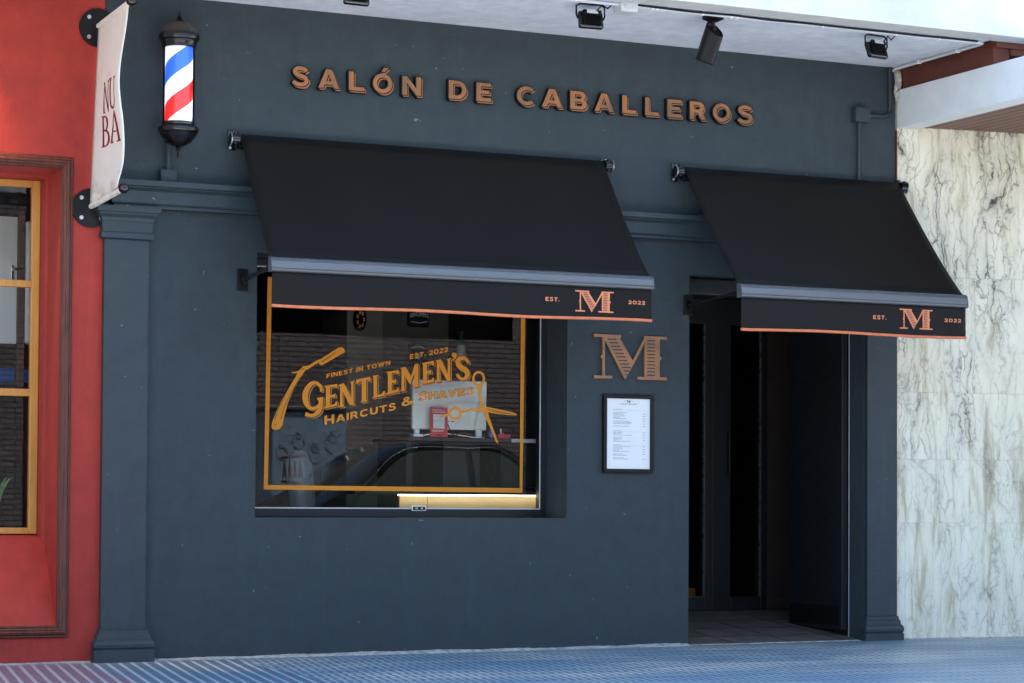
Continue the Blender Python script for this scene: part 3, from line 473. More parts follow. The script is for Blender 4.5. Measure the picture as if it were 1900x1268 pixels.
def put_text(mb, body, x0, z0, x1, z1, h, fn, bold=0.0, space=1.0, extrude=0.0, base=0.0):
    """fn(x, z, d) -> 3-D point; text fills x0..x1 on a sloping baseline"""
    vs, fs = text_polys(body, bold, extrude, space)
    lo = min(v.x for v in vs); hi = max(v.x for v in vs)
    cap = CAP
    bmv = []
    for v in vs:
        t = (v.x - lo) / (hi - lo)
        bmv.append(mb.bm.verts.new(fn(x0 + (x1 - x0) * t, z0 + (z1 - z0) * t + v.y / cap * h, v.z)))
    for f in fs:
        try: mb.bm.faces.new([bmv[i] for i in f])
        except ValueError: pass

# ------------------------------------------------------------------ world, sun, camera
EXPO = 2.1
SUN_EL, SUN_AZ = 62, 150     # the sun stands behind the shop: the front is in open shade, the street is lit
w = bpy.data.worlds.new('World'); scene.world = w; w.use_nodes = True
nt = w.node_tree; bg = nt.nodes['Background']
sky = nt.nodes.new('ShaderNodeTexSky'); sky.sky_type = 'NISHITA'; sky.sun_disc = False
sky.sun_elevation = R(SUN_EL); sky.air_density = 1.2; sky.dust_density = 1.5
sd = Vector((sin(R(SUN_AZ)) * cos(R(SUN_EL)), -cos(R(SUN_AZ)) * cos(R(SUN_EL)), sin(R(SUN_EL))))
sky.sun_rotation = math.atan2(sd.x, sd.y)
nt.links.new(sky.outputs[0], bg.inputs[0]); bg.inputs[1].default_value = .15
sl = bpy.data.lights.new('sun', 'SUN'); sl.energy = 5.0; sl.angle = R(.6); sl.color = (1, .96, .90)
so = bpy.data.objects.new('sun', sl); COL.objects.link(so); so.rotation_euler = (-sd).to_track_quat('-Z', 'Y').to_euler(); so.location = (6, -8, 12)
cam = bpy.data.cameras.new('camera'); co = bpy.data.objects.new('camera', cam); COL.objects.link(co); scene.camera = co
cam.sensor_width = 36; cam.sensor_fit = 'HORIZONTAL'; cam.lens = 4404.38 / 1900 * 36; cam.shift_y = (799.41 - 634) / 1900; cam.clip_end = 300; cam.clip_start = .1
yaw, pitch, roll = R(24.994), R(1.7526), R(.32915)
fwd = Vector((sin(yaw) * cos(pitch), cos(yaw) * cos(pitch), sin(pitch))); rt = Vector((cos(yaw), -sin(yaw), 0)); up = rt.cross(fwd)
r2 = rt * cos(roll) + up * sin(roll); u2 = up * cos(roll) - rt * sin(roll)
mw = Matrix((r2, u2, -fwd)).transposed().to_4x4(); mw.translation = Vector((-3.364, -12.4, .853)); co.matrix_world = mw
scene.view_settings.view_transform = 'Standard'; scene.view_settings.look = 'None'; scene.view_settings.gamma = 1; scene.view_settings.exposure = EXPO
scene.cycles.max_bounces = 8; scene.cycles.transparent_max_bounces = 12; scene.cycles.diffuse_bounces = 4; scene.cycles.glossy_bounces = 4
scene.cycles.use_denoising = True; scene.cycles.sample_clamp_indirect = 6

# ------------------------------------------------------------------ ground
GZ = lambda x, y: -.004 + .0048 * x + (.012 * y if y < 0 else 0)
b = MB()
xs = [-14, -4, -2, 0, 2, 4, 6, 10, 16, 24]; ys = [.6, 0, -1, -2, -3.15]
for i in range(len(xs) - 1):
    for j in range(len(ys) - 1):
        b.face([(x, y, GZ(x, y)) for x, y in ((xs[i], ys[j]), (xs[i], ys[j + 1]), (xs[i + 1], ys[j + 1]), (xs[i + 1], ys[j]))])
bmesh.ops.remove_doubles(b.bm, verts=b.bm.verts[:], dist=1e-4)
struct(b.build('pavement', M['pave'], origin=(0, 0, 0)))
b = MB(); b.box(-14, 24, -6.0, -3.155, -.4, -.035, .004); struct(b.build('bounce_pavement', M['concrete'], origin=(0, 0, 0)))  # unseen pale strip, added to bounce sunlight up onto the overhang
b = MB(); b.box(-14, 24, -6.2, -6.003, -.4, -.04, .01); struct(b.build('kerb', M['kerb'], origin=(0, 0, 0)))
b = MB(); b.face([(x, y, -.2) for x, y in ((-60, -6.1), (-60, -9.9), (80, -9.9), (80, -6.1))]); struct(b.build('road', M['asphalt'], origin=(0, 0, 0)))
b = MB(); b.box(-60, 80, -14.05, -9.9, -.5, -.05); struct(b.build('far_pavement', M['kerb'], origin=(0, 0, 0)))
b = MB(); b.face([(x, y, -.52) for x, y in ((-200, -200), (200, -200), (200, 200), (-200, 200))]); struct(b.build('ground', M['asphalt'], origin=(0, 0, 0)))
# crumbling mortar line at the wall foot
b = MB()
def mortar(xa, xb, hh, dd, slope=None, gap=.0):
    n = int((xb - xa) / .018); rings = []; ph = random.random() * 9
    for i in range(n + 1):
        x = xa + (xb - xa) * i / n; z0 = GZ(x, 0); yb = 0 if slope is None else -(x - 5.06) * slope
        wv = .7 + .12 * sin(x * 3 + ph) + .1 * sin(x * 13.7 + 2 * ph)
        h = hh * max(.2, wv + .12 * (random.random() - .5)); d = dd * max(.4, wv + .15 * (random.random() - .5))
        rings.append([(x, yb + .004, z0 - .02), (x, yb - d, z0 - .012), (x, yb - d, z0 + .001), (x, yb - d * .55, z0 + h * .6), (x, yb + .004, z0 + h)])
    b.loft(rings)
mortar(.29, 3.575, .020, .06); mortar(-2.2, -.05, .010, .03); mortar(5.085, 6.9, .010, .025, .158); mortar(3.585, 4.815, .006, .02)
struct(b.build('pavement_mortar_joint', M['mortar'], origin=(0, 0, 0)))

# ------------------------------------------------------------------ barber shop building
shop = tag(empty('shop_building', (2.5, .15, 0)), 'slate blue barber shop front with a shop window and a recessed doorway', 'shop building')
WX0, WX1, WZ0, WZ1 = .864, 2.77, .768, 2.225
DX0, DX1, DZ1 = 3.583, 4.82, 2.228
b = MB()
gx = [0.0, WX0, WX1, DX0, DX1, 5.05]; gz = [-.1, WZ0, WZ1, DZ1, 3.75]
for i in range(5):
    for j in range(4):
        hole = (i == 1 and j == 1) or (i == 3 and j <= 2)
        if not hole:
            b.face([(gx[i], 0, gz[j]), (gx[i + 1], 0, gz[j]), (gx[i + 1], 0, gz[j + 1]), (gx[i], 0, gz[j + 1])])
            b.face([(gx[i], .31, gz[j]), (gx[i], .31, gz[j + 1]), (gx[i + 1], .31, gz[j + 1]), (gx[i + 1], .31, gz[j])])
for (x0, z0), (x1, z1) in (((WX0, WZ0), (WX1, WZ0)), ((WX1, WZ0), (WX1, WZ1)), ((WX1, WZ1), (WX0, WZ1)), ((WX0, WZ1), (WX0, WZ0)),
                           ((DX0, -.1), (DX0, DZ1)), ((DX0, DZ1), (DX1, DZ1)), ((0, -.1), (0, 3.75)), ((5.05, -.1), (5.05, 3.75))):
    b.face([(x0, 0, z0), (x1, 0, z1), (x1, .31, z1), (x0, .31, z0)])
b.face([(DX1, 0, -.1), (DX1, .16, -.1), (DX1, .16, DZ1), (DX1, 0, DZ1)])
bmesh.ops.remove_doubles(b.bm, verts=b.bm.verts[:], dist=1e-4)
b.build('wall', M['wall'], shop)
CAPP = [(0, 2.250), (.022, 2.258), (.022, 2.286), (.016, 2.292), (.016, 2.345), (.020, 2.352), (.024, 2.368), (.040, 2.385), (.044, 2.394), (.052, 2.397), (.052, 2.428)]
BASEP = [(.042, -.1), (.042, .060), (.034, .066), (.041, .074), (.043, .090), (.037, .108), (.025, .118), (.023, .138), (.013, .150), (.012, .165), (0, .172)]
def pilaster(x0, x1, lab):
    b = MB(); b.box(x0, x1, -.035, .0, .16, 2.27); p = b.build('pilaster', M['trim'], shop)
    if lab: p['label'] = lab
    b = MB(); b.wrap(x0, x1, .035, CAPP); b.build('capital', M['trim'], p)
    b = MB(); b.wrap(x0, x1, .035, BASEP if lab is None else [(o * .8, z) for o, z in BASEP]); b.build('base', M['trim'], p)
pilaster(-.004, .240, None)
pilaster(4.825, 5.040, 'narrow slate pilaster between the doorway and the marble wall')
CORN = [(.028, 2.402), (.028, 2.418), (.040, 2.424), (.044, 2.430), (.044, 2.492), (.052, 2.498), (.058, 2.503), (.070, 2.506), (.070, 2.512), (.088, 2.516), (.088, 2.545), (.0, 2.556)]
b = MB(); b.wrap(.07, 4.97, .02, [(o, z + .024) for o, z in CORN[:]]); b.build('cornice', M['trim'], shop)

# display window
win = MB()
gy = .28
win.box(WX0 + .001, WX1 - .001, gy - .006, gy + .05, WZ0 + .001, .820, .003); win.box(WX0 + .001, WX1 - .001, gy - .006, gy + .05, 2.178, WZ1 - .001, .003)
win.box(WX0 + .001, .885, gy - .006, gy + .05, .8205, 2.1775); win.box(2.728, WX1 - .001, gy - .006, gy + .05, .8205, 2.1775)
wf = win.build('display_window', M['doorpaint'], shop)
b = MB(); b.box(.885, 2.728, gy - .009, gy - .0065, .8165, .8235); b.box(2.7235, 2.7285, gy - .012, gy - .0065, .824, 2.177); b.box(.885, 2.728, gy - .009, gy - .0065, 2.174, 2.1805)
b.build('glazing_bead', M['pvc'], wf)
b = MB(); b.face([(.885, gy, .82), (2.728, gy, .82), (2.728, gy, 2.178), (.885, gy, 2.178)]); b.build('pane', M['glass'], wf)
GY = gy - .006
b = MB(); o, i_ = D['border']['o'], D['border']['i']
T_ = 2.12
def ext(p, q): # extend the vertical edge up to z = T_
    t = (T_ - p[1]) / (q[1] - p[1]); return (p[0] + (q[0] - p[0]) * t, T_)
ob_l, ob_r, ot_r, ot_l = o; ib_l, ib_r, it_r, it_l = i_
otl, otr = ext(ob_l, ot_l), ext(ob_r, ot_r); itl = ext(ib_l, it_l); itr = ext(ib_r, it_r)
itl = (itl[0], T_ - .03); itr = (itr[0], T_ - .03)
for q in ((ob_l, ob_r, ib_r, ib_l), (ob_r, otr, itr, ib_r), (otr, otl, itl, itr), (otl, ob_l, ib_l, itl)): b.flat(q, GY)
b.build('border_decal', M['decal'], wf)
k = 0
def lay(mb, polys, strips):
    global k
    for p in polys: mb.flat(p, GY - .00015 * (k % 7)); k += 1
    for s in strips: mb.strip(s, GY - .00015 * (k % 7)); k += 1
b = MB(); lay(b, D['letters'], D['strips']); b.build('lettering', M['decal'], wf)
b = MB()
sh = lambda P_: [None if p is None else (p[0] + .010, p[1] - .007) for p in P_]
for p in D['letters']:
    b.flat(sh(p), GY + .0012 + .00015 * (k % 7)); k += 1
for p in D['strips']:
    b.strip(sh(p), GY + .0012 + .00015 * (k % 7)); k += 1
b.build('letter_shade', M['decal'], wf)
b = MB()
sh = lambda P_: [None if p is None else (p[0] + .006, p[1] - .0045) for p in P_]
for p in D['letters']:
    b.flat(sh(p), GY + .0002 + .0001 * (k % 7)); k += 1
for p in D['strips']:
    b.strip(sh(p), GY + .0002 + .0001 * (k % 7)); k += 1
b.build('letter_outline', M['decalline'], wf)
b = MB(); lay(b, D['razor'], []); rz = b.build('razor_decal', M['decal'], wf)
b = MB(); lay(b, D['scis'], D['scis_strips']); b.build('scissors_decal', M['decal'], wf)
for s in D['razor_lines'] + D['scis_lines']:
    b = MB(); b.strip(s, GY - .0016); b.build('decal_line', M['decalline'], wf)
for body, x0, z0, x1, z1, h in D['glasstext']:
    if body not in ('AIRCUTS', 'HAVES'): b = MB()
    if h >= .012 and len(body) < 8:
        ob_ = MB(); put_text(ob_, body, x0 - .05 * h, z0, x1 + .05 * h, z1, h, lambda x, z, d: (x, GY + .0012, z), bold=.055, space=.85); ob_.build('lettering_outline', M['decalline'], wf)
    put_text(b, body, x0, z0, x1, z1, h, lambda x, z, d: (x, GY, z), bold=-.03 if h < .012 else 0.0, space=.85)
    if body not in ('H', 'S'): b.build('small_lettering', M['decal'], wf)
b = MB(); b.box(1.905, 1.995, gy - .016, gy - .0085, .806, .836, .004); st = b.build('window_sticker', M['white'], wf)
b = MB(); b.box(1.911, 1.989, gy - .018, gy - .0165, .811, .831); b.build('sticker_print', M['doorpaint'], wf)
b = MB()
for x in (1.928, 1.936, 1.962, 1.968): b.box(x, x + .004, gy - .0195, gy - .0185, .817, .825)
b.build('sticker_mark', M['white'], wf)

# doorway: ramp, folded-back leaf, glazed doors
b = MB(); rz_ = lambda y: .020 + .086 * y
b.loft([[(3.35, y, rz_(y)), (5.4, y, rz_(y)), (5.4, y, -.1), (3.35, y, -.1)] for y in (.0, .31, .8, 1.5)]); b.build('entrance_floor', M['rampfloor'], shop)
b = MB()
for y in (.28, .62, .96): b.box(3.36, 5.35, y, y + .006, rz_(y) - .01, rz_(y) + .0022)
for x in (3.9, 4.3, 4.7): b.loft([[(x, y, rz_(y) + .0016), (x + .006, y, rz_(y) + .0016), (x + .006, y, rz_(y) - .01), (x, y, rz_(y) - .01)] for y in (.01, 1.4)])
b.build('floor_joint', M['dark'], shop)
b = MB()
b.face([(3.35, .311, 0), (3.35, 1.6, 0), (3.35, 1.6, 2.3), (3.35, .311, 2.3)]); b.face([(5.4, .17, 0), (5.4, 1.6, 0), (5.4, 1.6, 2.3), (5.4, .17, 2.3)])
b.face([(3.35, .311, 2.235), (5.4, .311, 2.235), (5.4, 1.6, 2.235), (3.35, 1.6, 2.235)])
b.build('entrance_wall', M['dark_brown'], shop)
b = MB(); b.box(4.822, 4.86, .162, .32, .0, 2.22, .004); b.box(3.585, 4.815, .10, .16, 2.12, 2.222, .01); b.build('door_frame', M['doorpaint'], shop)
lf = MB(); lf.box(4.775, 4.815, .175, .80, .075, 2.115, .004)
leaf = lf.build('folded_door', M['doorpaint'], shop); leaf['label'] = 'dark blue solid door leaf folded back against the right jamb'
b = MB(); b.box(4.7705, 4.7745, .20, .78, .10, .22, .001); b.build('kick_plate', M['black'], leaf)
b = MB(); b.box(4.818, 4.8215, .1615, .166, .03, 2.11); b.build('weather_strip', M['pvc'], leaf)
# glazed doors at the back of the recess
YB = 1.42
b = MB(); f0 = .145
for x0, x1, z0, z1 in ((3.40, 5.38, 2.06, 2.23), (3.40, 3.75, f0, 2.06), (4.50, 4.56, f0, 2.06), (4.56, 4.70, f0, 2.06), (4.935, 4.985, f0, 2.06), (4.70, 4.935, f0, .235), (3.75, 4.50, f0, .235)):
    b.box(x0 + .0005, x1 - .0005, YB, YB + .05 + (.01 if x0 == 4.56 else 0), z0, z1, .003)
gd = b.build('glazed_door', M['doorpaint'], shop)
b = MB(); b.box(4.492, 4.4985, YB - .003, YB + .02, .236, 2.058); b.box(4.9285, 4.934, YB - .003, YB + .02, .236, 2.058); b.box(3.752, 4.492, YB - .002, YB + .01, .236, .241); b.build('glazing_bead', M['alu'], gd)
b = MB(); b.face([(3.75, YB + .03, .235), (4.50, YB + .03, .235), (4.50, YB + .03, 2.06), (3.75, YB + .03, 2.06)]); b.face([(4.70, YB + .03, .235), (4.935, YB + .03, .235), (4.935, YB + .03, 2.06), (4.70, YB + .03, 2.06)])
b.build('pane', M['doorglass'], gd)
b = MB(); b.box(4.985, 5.39, YB + .01, YB + .05, f0, 2.06); b.box(4.987, 5.39, YB - .004, YB + .0095, f0, .235, .003); b.build('side_panel', M['dark_brown'], gd)
b = MB(); b.box(4.665, 4.685, YB - .035, YB - .015, 1.05, 1.35, .006); b.cyl((4.675, YB - .02, 1.08), (4.675, YB, 1.08), .006); b.cyl((4.675, YB - .02, 1.32), (4.675, YB, 1.32), .006); b.build('handle', M['black'], gd)
# rooms behind the glass
b = MB()
def room(x0, x1, y0, y1, z0, z1):
    c = [(x0, y0), (x1, y0), (x1, y1), (x0, y1)]
    for i in (1, 2, 3):
        p, q = c[i], c[(i + 1) % 4]; b.face([(p[0], p[1], z0), (q[0], q[1], z0), (q[0], q[1], z1), (p[0], p[1], z1)])
    for z in (z0, z1): b.face([(x, y, z) for x, y in c])
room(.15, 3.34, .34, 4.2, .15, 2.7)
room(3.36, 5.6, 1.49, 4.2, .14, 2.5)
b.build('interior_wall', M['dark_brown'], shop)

# ------------------------------------------------------------------ inside the shop
b = MB(); b.box(1.898, 2.588, 1.32, 1.75, .16, 2.69, .005); plr = tag(b.build('interior_pillar', M['pillar']), 'wide grey plaster pillar inside the barber shop behind the lettering', 'pillar')
b = MB(); b.box(1.899, 2.135, 1.308, 1.3195, .17, 2.68, .003); b.build('pillar_strip', M['pillar2'], plr)
b = MB(); b.box(2.70, 3.33, 1.6, 1.62, .16, 2.69); tag(b.build('partition', M['dark']), 'black inner partition wall to the right of the grey pillar', 'partition')
cn = tag(empty('reception_counter', (2.4, .65, .16)), 'dark reception counter behind the glass carrying a white monitor', 'counter')
b = MB(); b.box(1.93, 2.95, .40, .95, 1.214, 1.237, .004); b.build('counter_top', M['dark'], cn)
b = MB(); b.box(2.20, 2.44, .50, .9, .16, 1.2135, .004); b.box(1.945, 1.985, .45, .9, .16, 1.2135); b.box(2.60, 2.95, .55, .9, .95, 1.2135); b.build('counter_leg', M['dark'], cn)
b = MB(); b.box(2.60, 2.80, .3995, .403, 1.2145, 1.2365); b.build('counter_edge', M['pvc'], cn)
sh_ = tag(empty('lit_bench', (2.3, .6, .16)), 'low cream fronted bench with warm strip light under the shop window glass', 'bench')
b = MB(); b.box(1.60, 2.98, .39, .95, .9015, .93, .003); b.build('bench_top', M['dark'], sh_)
b = MB(); b.box(1.90, 2.075, .44, .47, .17, .9005, .002); b.box(2.078, 2.98, .44, .47, .17, .9005, .002); b.build('front_panel', M['counterlight'], sh_)
b = MB(); b.box(1.875, 2.97, .393, .405, .8935, .9012); b.build('light_strip', M['led'], sh_)
mo = tag(empty('monitor', (2.22, .47, 1.237)), 'white back of a computer monitor standing on the reception counter', 'monitor')
b = MB(); b.box(1.986, 2.464, .462, .495, 1.286, 1.577, .006); b.build('screen_back', M['white'], mo)
b = MB(); b.loft([[(x_, .452, 1.292), (x_ + w_, .452, 1.572), (x_ + w_ + .004, .4618, 1.572), (x_ + .004, .4618, 1.292)] for x_, w_ in ((2.385, .05), (2.455, .004))]); b.build('back_bulge', M['white'], mo)
b = MB(); b.box(2.0, 2.035, .46, .49, 1.255, 1.290, .008); b.box(1.975, 2.04, .42, .48, 1.2375, 1.256, .006); b.box(2.40, 2.44, .47, .49, 1.2375, 1.29, .006); b.build('foot', M['white'], mo)
b = MB()
for x_ in (2.20, 2.212, 2.236, 2.246): b.box(x_, x_ + .007, .4595, .4615, 1.332, 1.338)
b.build('port', M['black'], mo)
rc = MB(); rc.box(2.083, 2.194, .418, .422, 1.2375, 1.414, .0015); rcard = tag(rc.build('red_card', M['redcard']), 'red upright card with a white square on the counter before the monitor', 'card')
b = MB(); b.box(2.101, 2.174, .4165, .4175, 1.290, 1.372); b.build('white_square', M['paper'], rcard)
b = MB()
for z in (1.398, 1.392, 1.384, 1.278, 1.272): b.box(2.095, 2.180 - random.random() * .02, .4168, .4176, z, z + .002)
b.build('print_line', M['white'], rcard)
b = MB(); b.box(2.118, 2.158, .4168, .4176, 1.247, 1.253); b.build('print_bar', M['inkblack'], rcard)
for (pts, lab) in (([(2.205, .458, 1.33), (2.212, .44, 1.295), (2.222, .43, 1.262), (2.262, .42, 1.243), (2.34, .425, 1.241), (2.42, .45, 1.241)], 'black cable hanging from the monitor onto the counter'),
                   ([(2.03, .43, 1.2405), (2.06, .425, 1.252), (2.10, .43, 1.258), (2.20, .44, 1.262), (2.28, .43, 1.252), (2.36, .42, 1.241), (2.44, .44, 1.241)], 'pale cable lying along the counter behind the red card'),
                   ([(2.24, .43, 1.2405), (2.27, .43, 1.262), (2.31, .43, 1.270), (2.35, .43, 1.255), (2.38, .43, 1.2405)], 'thin brown cable looped on the counter beside the red card')):
    b = MB(); b.tube(pts, .0035, 8); tag(b.build('cable', M['white'] if 'pale' in lab else (M['brownwood'] if 'brown' in lab else M['black']), smooth=True), lab, 'cable', 'cables on the counter')
b = MB(); b.box(2.525, 2.60, .415, .45, 1.2375, 1.262, .003); b.box(2.535, 2.555, .405, .4145, 1.2375, 1.272, .003); tag(b.build('tool_case', M['redcard']), 'small reddish case on the counter right of the scissors decal', 'case')
b = MB(); b.lathe([(.016, 0), (.018, .02), (.018, .05), (.007, .06), (.007, .072)], (2.50, .47, 1.2375), 14); tag(b.build('small_bottle', M['blue'], smooth=True), 'tiny blue bottle on the counter behind the scissors decal', 'bottle')
b = MB(); b.lathe([(.012, 0), (.014, .045), (.010, .05), (.010, .06)], (2.575, .50, 1.2375), 14); tag(b.build('small_jar', M['chrome'], smooth=True), 'tiny shiny metal jar on the counter by the orange border', 'jar')
b = MB(); b.lathe([(.027, 0), (.027, .22), (.012, .25), (.012, .28), (.015, .285), (.015, .30)], (2.752, 1.5, 1.65), 16); bt = tag(b.build('bottle', M['teal'], smooth=True), 'tall teal bottle with white label on the inside shelf', 'bottle')
b = MB(); b.lathe([(.0278, .13), (.0278, .21)], (2.752, 1.5, 1.65), 16); b.build('bottle_label', M['white'], bt)
b = MB(); b.box(2.66, 3.2, 1.42, 1.595, 1.622, 1.649, .003); tag(b.build('shelf', M['dark']), 'dark wall shelf carrying the teal bottle', 'shelf')
b = MB(); b.box(2.301, 2.448, 1.295, 1.3195, 1.952, 2.062, .01); pq = tag(b.build('wall_plaque', M['black']), 'black wall plaque reading GENTLEMENS high on the grey pillar', 'plaque')
b = MB(); put_text(b, "GENTLEMEN'S", 2.312, 2.008, 2.438, 2.008, .026, lambda x, z, d: (x, 1.2935, z + .012 * (1 - ((x - 2.375) / .066) ** 2))); b.tube([(2.32, 1.293, 1.985), (2.375, 1.293, 1.978), (2.43, 1.293, 1.988)], .003, 6)
b.build('plaque_lettering', M['pvc'], pq)
b = MB(); b.box(2.306, 2.442, 1.305, 1.3195, 1.706, 1.858, .004); ps = tag(b.build('poster', M['black']), 'small black framed poster on the pillar behind the glass lettering', 'poster')
b = MB()
for q in range(9): b.box(2.33 + .010 * q, 2.3365 + .010 * q, 1.3035, 1.3045, 1.815 + .010 * (1 - ((q - 4) / 4) ** 2), 1.826 + .010 * (1 - ((q - 4) / 4) ** 2))
b.cyl((2.374, 1.3045, 1.77), (2.374, 1.3035, 1.77), .018, n=16); b.build('poster_print', M['pvc'], ps)
b = MB(); b.loft([[(1.976 + .042 * cos(a) * s_, y, 1.99 + .078 * sin(a) * s_) for a in [2 * pi * i / 24 for i in range(24)]] for y, s_ in ((1.307, 1.0), (1.285, 1.0), (1.28, .85), (1.295, .8))]); om = tag(b.build('oval_ornament', M['blackgloss'], smooth=True), 'oval black ornament with amber facets hung high on the pillar', 'wall ornament')
b = MB()
for q in range(7):
    a = q * 2 * pi / 7; b.box(1.976 + .022 * cos(a) - .007, 1.976 + .022 * cos(a) + .007, 1.276, 1.2795, 1.985 + .045 * sin(a) - .012, 1.985 + .045 * sin(a) + .012, .003)
b.build('facet', M['amber_tone'], om)
# barber chair
ch = tag(empty('barber_chair', (1.505, 1.1, .16)), 'grey padded barber chair back seen through the lower left of the window', 'barber chair')
b = MB()
prof = [(.82, .105), (.86, .11), (1.0, .112), (1.08, .105), (1.13, .08), (1.16, .04), (1.165, .01)]
prof = [(z, s * .085 / .112) for z, s in prof]
b.loft([[(1.505 + s * cos(a) - (z - .82) * .06, 1.0 + .05 * sin(a) + (z - .82) * .1, z) for a in [2 * pi * i / 20 for i in range(20)]] for z, s in prof]); b.build('backrest', M['chairgrey'], ch, True, angle=60)
b = MB(); b.box(1.22, 1.74, 1.05, 1.55, .55, .68, .04); b.build('seat', M['black'], ch)
b = MB(); b.box(1.19, 1.25, 1.07, 1.5, .76, .80, .02); b.box(1.71, 1.77, 1.07, 1.5, .76, .80, .02); b.build('armrest', M['black'], ch)
b = MB(); b.cyl((1.48, 1.3, .2), (1.48, 1.3, .55), .06); b.cyl((1.48, 1.3, .16), (1.48, 1.3, .2), .28, n=28); b.build('pedestal', M['chrome'], ch, True)
b = MB(); b.box(4.30, 4.492, 1.52, 1.75, .20, .292, .006); tag(b.build('floor_light_stand_in', M['amber_tone']), 'amber box standing in for a floor light behind the glazed door', 'box')  # amber colour stands in for the glow of a floor light

# ------------------------------------------------------------------ raised sign letters
words = ['SALÓN'] * 5 + ['DE'] * 2 + ['CABALLEROS'] * 10
extra = ['first letter of SALÓN', 'second letter of SALÓN', 'third letter of SALÓN, weathered brown stem', 'fourth letter of SALÓN with an accent', 'last letter of SALÓN',
         'first letter of DE, dull brown', 'last letter of DE', 'first letter of CABALLEROS', 'between C and B in CABALLEROS', 'third letter of CABALLEROS', 'between B and L in CABALLEROS, dull brown',
         'left one of the double L in CABALLEROS', 'right one of the double L in CABALLEROS', 'seventh letter of CABALLEROS, dark brown top', 'eighth letter of CABALLEROS', 'ninth letter of CABALLEROS', 'last letter of CABALLEROS']
CH = .108
for (c, x0, x1, zb), ex in zip(D['sign'], extra):
    zb = 3.157
    x1 = x1 - .012
    def lay_(mb, y, dx, dz, off=0.0, extr=0.0):
        put_text(mb, c, x0 + dx - off * CH, zb + dz, x1 + dx + off * CH, zb + dz, CH, lambda x, z, d: (x, y + d, z), off, 1.0, extr)
    b = MB(); lay_(b, -.019, 0, 0, .035, .0135); lay_(b, -.0196, .0085, -.0085, .035, .0135)
    r = b.build('sign_letter', M['black']); tag(r, 'copper raised letter %s, %s' % (c, ex), 'sign letter', 'raised copper letters of the shop sign')
    b = MB(); lay_(b, -.0344, .0090, -.0095); b.build('letter_shade', M['copper'], r)
    b = MB(); lay_(b, -.0354, .0028, -.0030, .012); b.build('letter_outline', M['black'], r)
    b = MB(); lay_(b, -.0364, 0, 0, -.012); b.build('letter_face', M['copper'], r)

# ------------------------------------------------------------------ the M emblem
MP = [[(0, .2605), (.177, .2590), (.177, .2420), (.0785, .2425), (0, .2440)],      # top left serif
      [(.0555, .2425), (.0710, .2425), (.0715, .0178), (.0560, .0178)],
      [(0, .0175), (.1200, .0175), (.1200, .0), (0, 0)],
      [(.060, .2418), (.178, .2418), (.2550, .1130), (.2150, .0050), (.2055, .0)],
      [(.2040, .0), (.2120, .0), (.2560, .1130), (.345, .2590), (.345, .2350)],
      [(.335, .2418), (.4370, .2418), (.4370, .0175), (.335, .0175)],
      [(.3320, .2590), (.4845, .2590), (.4845, .2425), (.3320, .2425)],
      [(.2880, .0170), (.4850, .0170), (.4850, .0), (.2880, .0)],
      [(.0400, .1290), (.0560, .1450), (.0560, .1130)], [(.4530, .1290), (.4365, .1450), (.4365, .1130)]]
MP[3] = [(.062, .2418), (.1680, .2418), (.2560, .1110), (.2050, -.003)]
MP[4] = [(.2060, -.003), (.2565, .1110), (.3320, .2480), (.3560, .2480)]
SL = []
for q in range(11):
    t = q / 10.0
    z = .236 - .0205 * q
    xl = .079 + (.2050 - .062) * (.2418 - z) / .2448 - .004
    wd = .058 if q < 9 else (.036 if q == 9 else .014)
    if z > .018: SL.append((xl + .010, xl + .010 + wd, z))
for q in range(11): SL.append((.352, .404, .236 - .0205 * q))
def emblem(mb, mbs, fn, s):
    for j, p in enumerate(MP): mb_poly(mb, [fn(x * s, z * s, .00012 * j) for x, z in p])
    for x0, x1, z in SL: mb_poly(mbs, [fn(x0 * s, z * s, .003), fn(x1 * s, z * s, .003), fn(x1 * s, (z - .0072) * s, .003), fn(x0 * s, (z - .0072) * s, .003)])
def mb_poly(mb, pts): mb.face(pts)
b = MB(); bs_ = MB()
for j, p in enumerate(MP): b.prism([(2.935 + x, 1.588 + z) for x, z in p], -.004 - .0001 * j, -.0205 - .00012 * j)
em = b.build('monogram_sign', M['bronzeM']); tag(em, 'bronze slab serif letter M with slotted strokes mounted above the price list', 'sign')
for x0, x1, z in SL: bs_.box(2.935 + x0, 2.935 + x1, -.0232, -.0208, 1.588 + z - .0072, 1.588 + z)
bs_.build('slot', M['inkblack'], em)

# ------------------------------------------------------------------ framed price list
mf = MB(); X0, X1, Z0, Z1 = 2.998, 3.333, 1.035, 1.497
for x0, x1, z0, z1 in ((X0, X1, Z1 - .024, Z1), (X0, X1, Z0, Z0 + .024), (X0, X0 + .023, Z0 + .0245, Z1 - .0245), (X1 - .023, X1, Z0 + .0245, Z1 - .0245)):
    mf.box(x0, x1, -.026, -.002, z0, z1, .003)
fr = tag(mf.build('price_list_frame', M['black']), 'black framed white price list on the wall under the letter M', 'framed price list')
b = MB(); b.box(X0 + .02, X1 - .02, -.014, -.003, Z0 + .02, Z1 - .02); pap = b.build('sheet', M['paper'], fr)
b = MB(); b2 = MB()
em_fn = lambda x, z, d: (3.153 + x, -.0148 - d * .05, 1.449 + z)
emblem(b, b2, em_fn, .058)
put_text(b, 'SALÓN DE CABALLEROS', 3.108, 1.4385, 3.222, 1.4385, .0055, lambda x, z, d: (x, -.0148, z))
for x0, x1 in ((3.135, 3.143), (3.187, 3.195)): b.box(x0, x1, -.0148, -.0142, 1.456, 1.4575)
put_text(b, '- - -', 3.145, 1.070, 3.18, 1.070, .006, lambda x, z, d: (x, -.0148, z))
b.build('heading', M['inkblack'], pap); b2.bm.free()
b = MB()
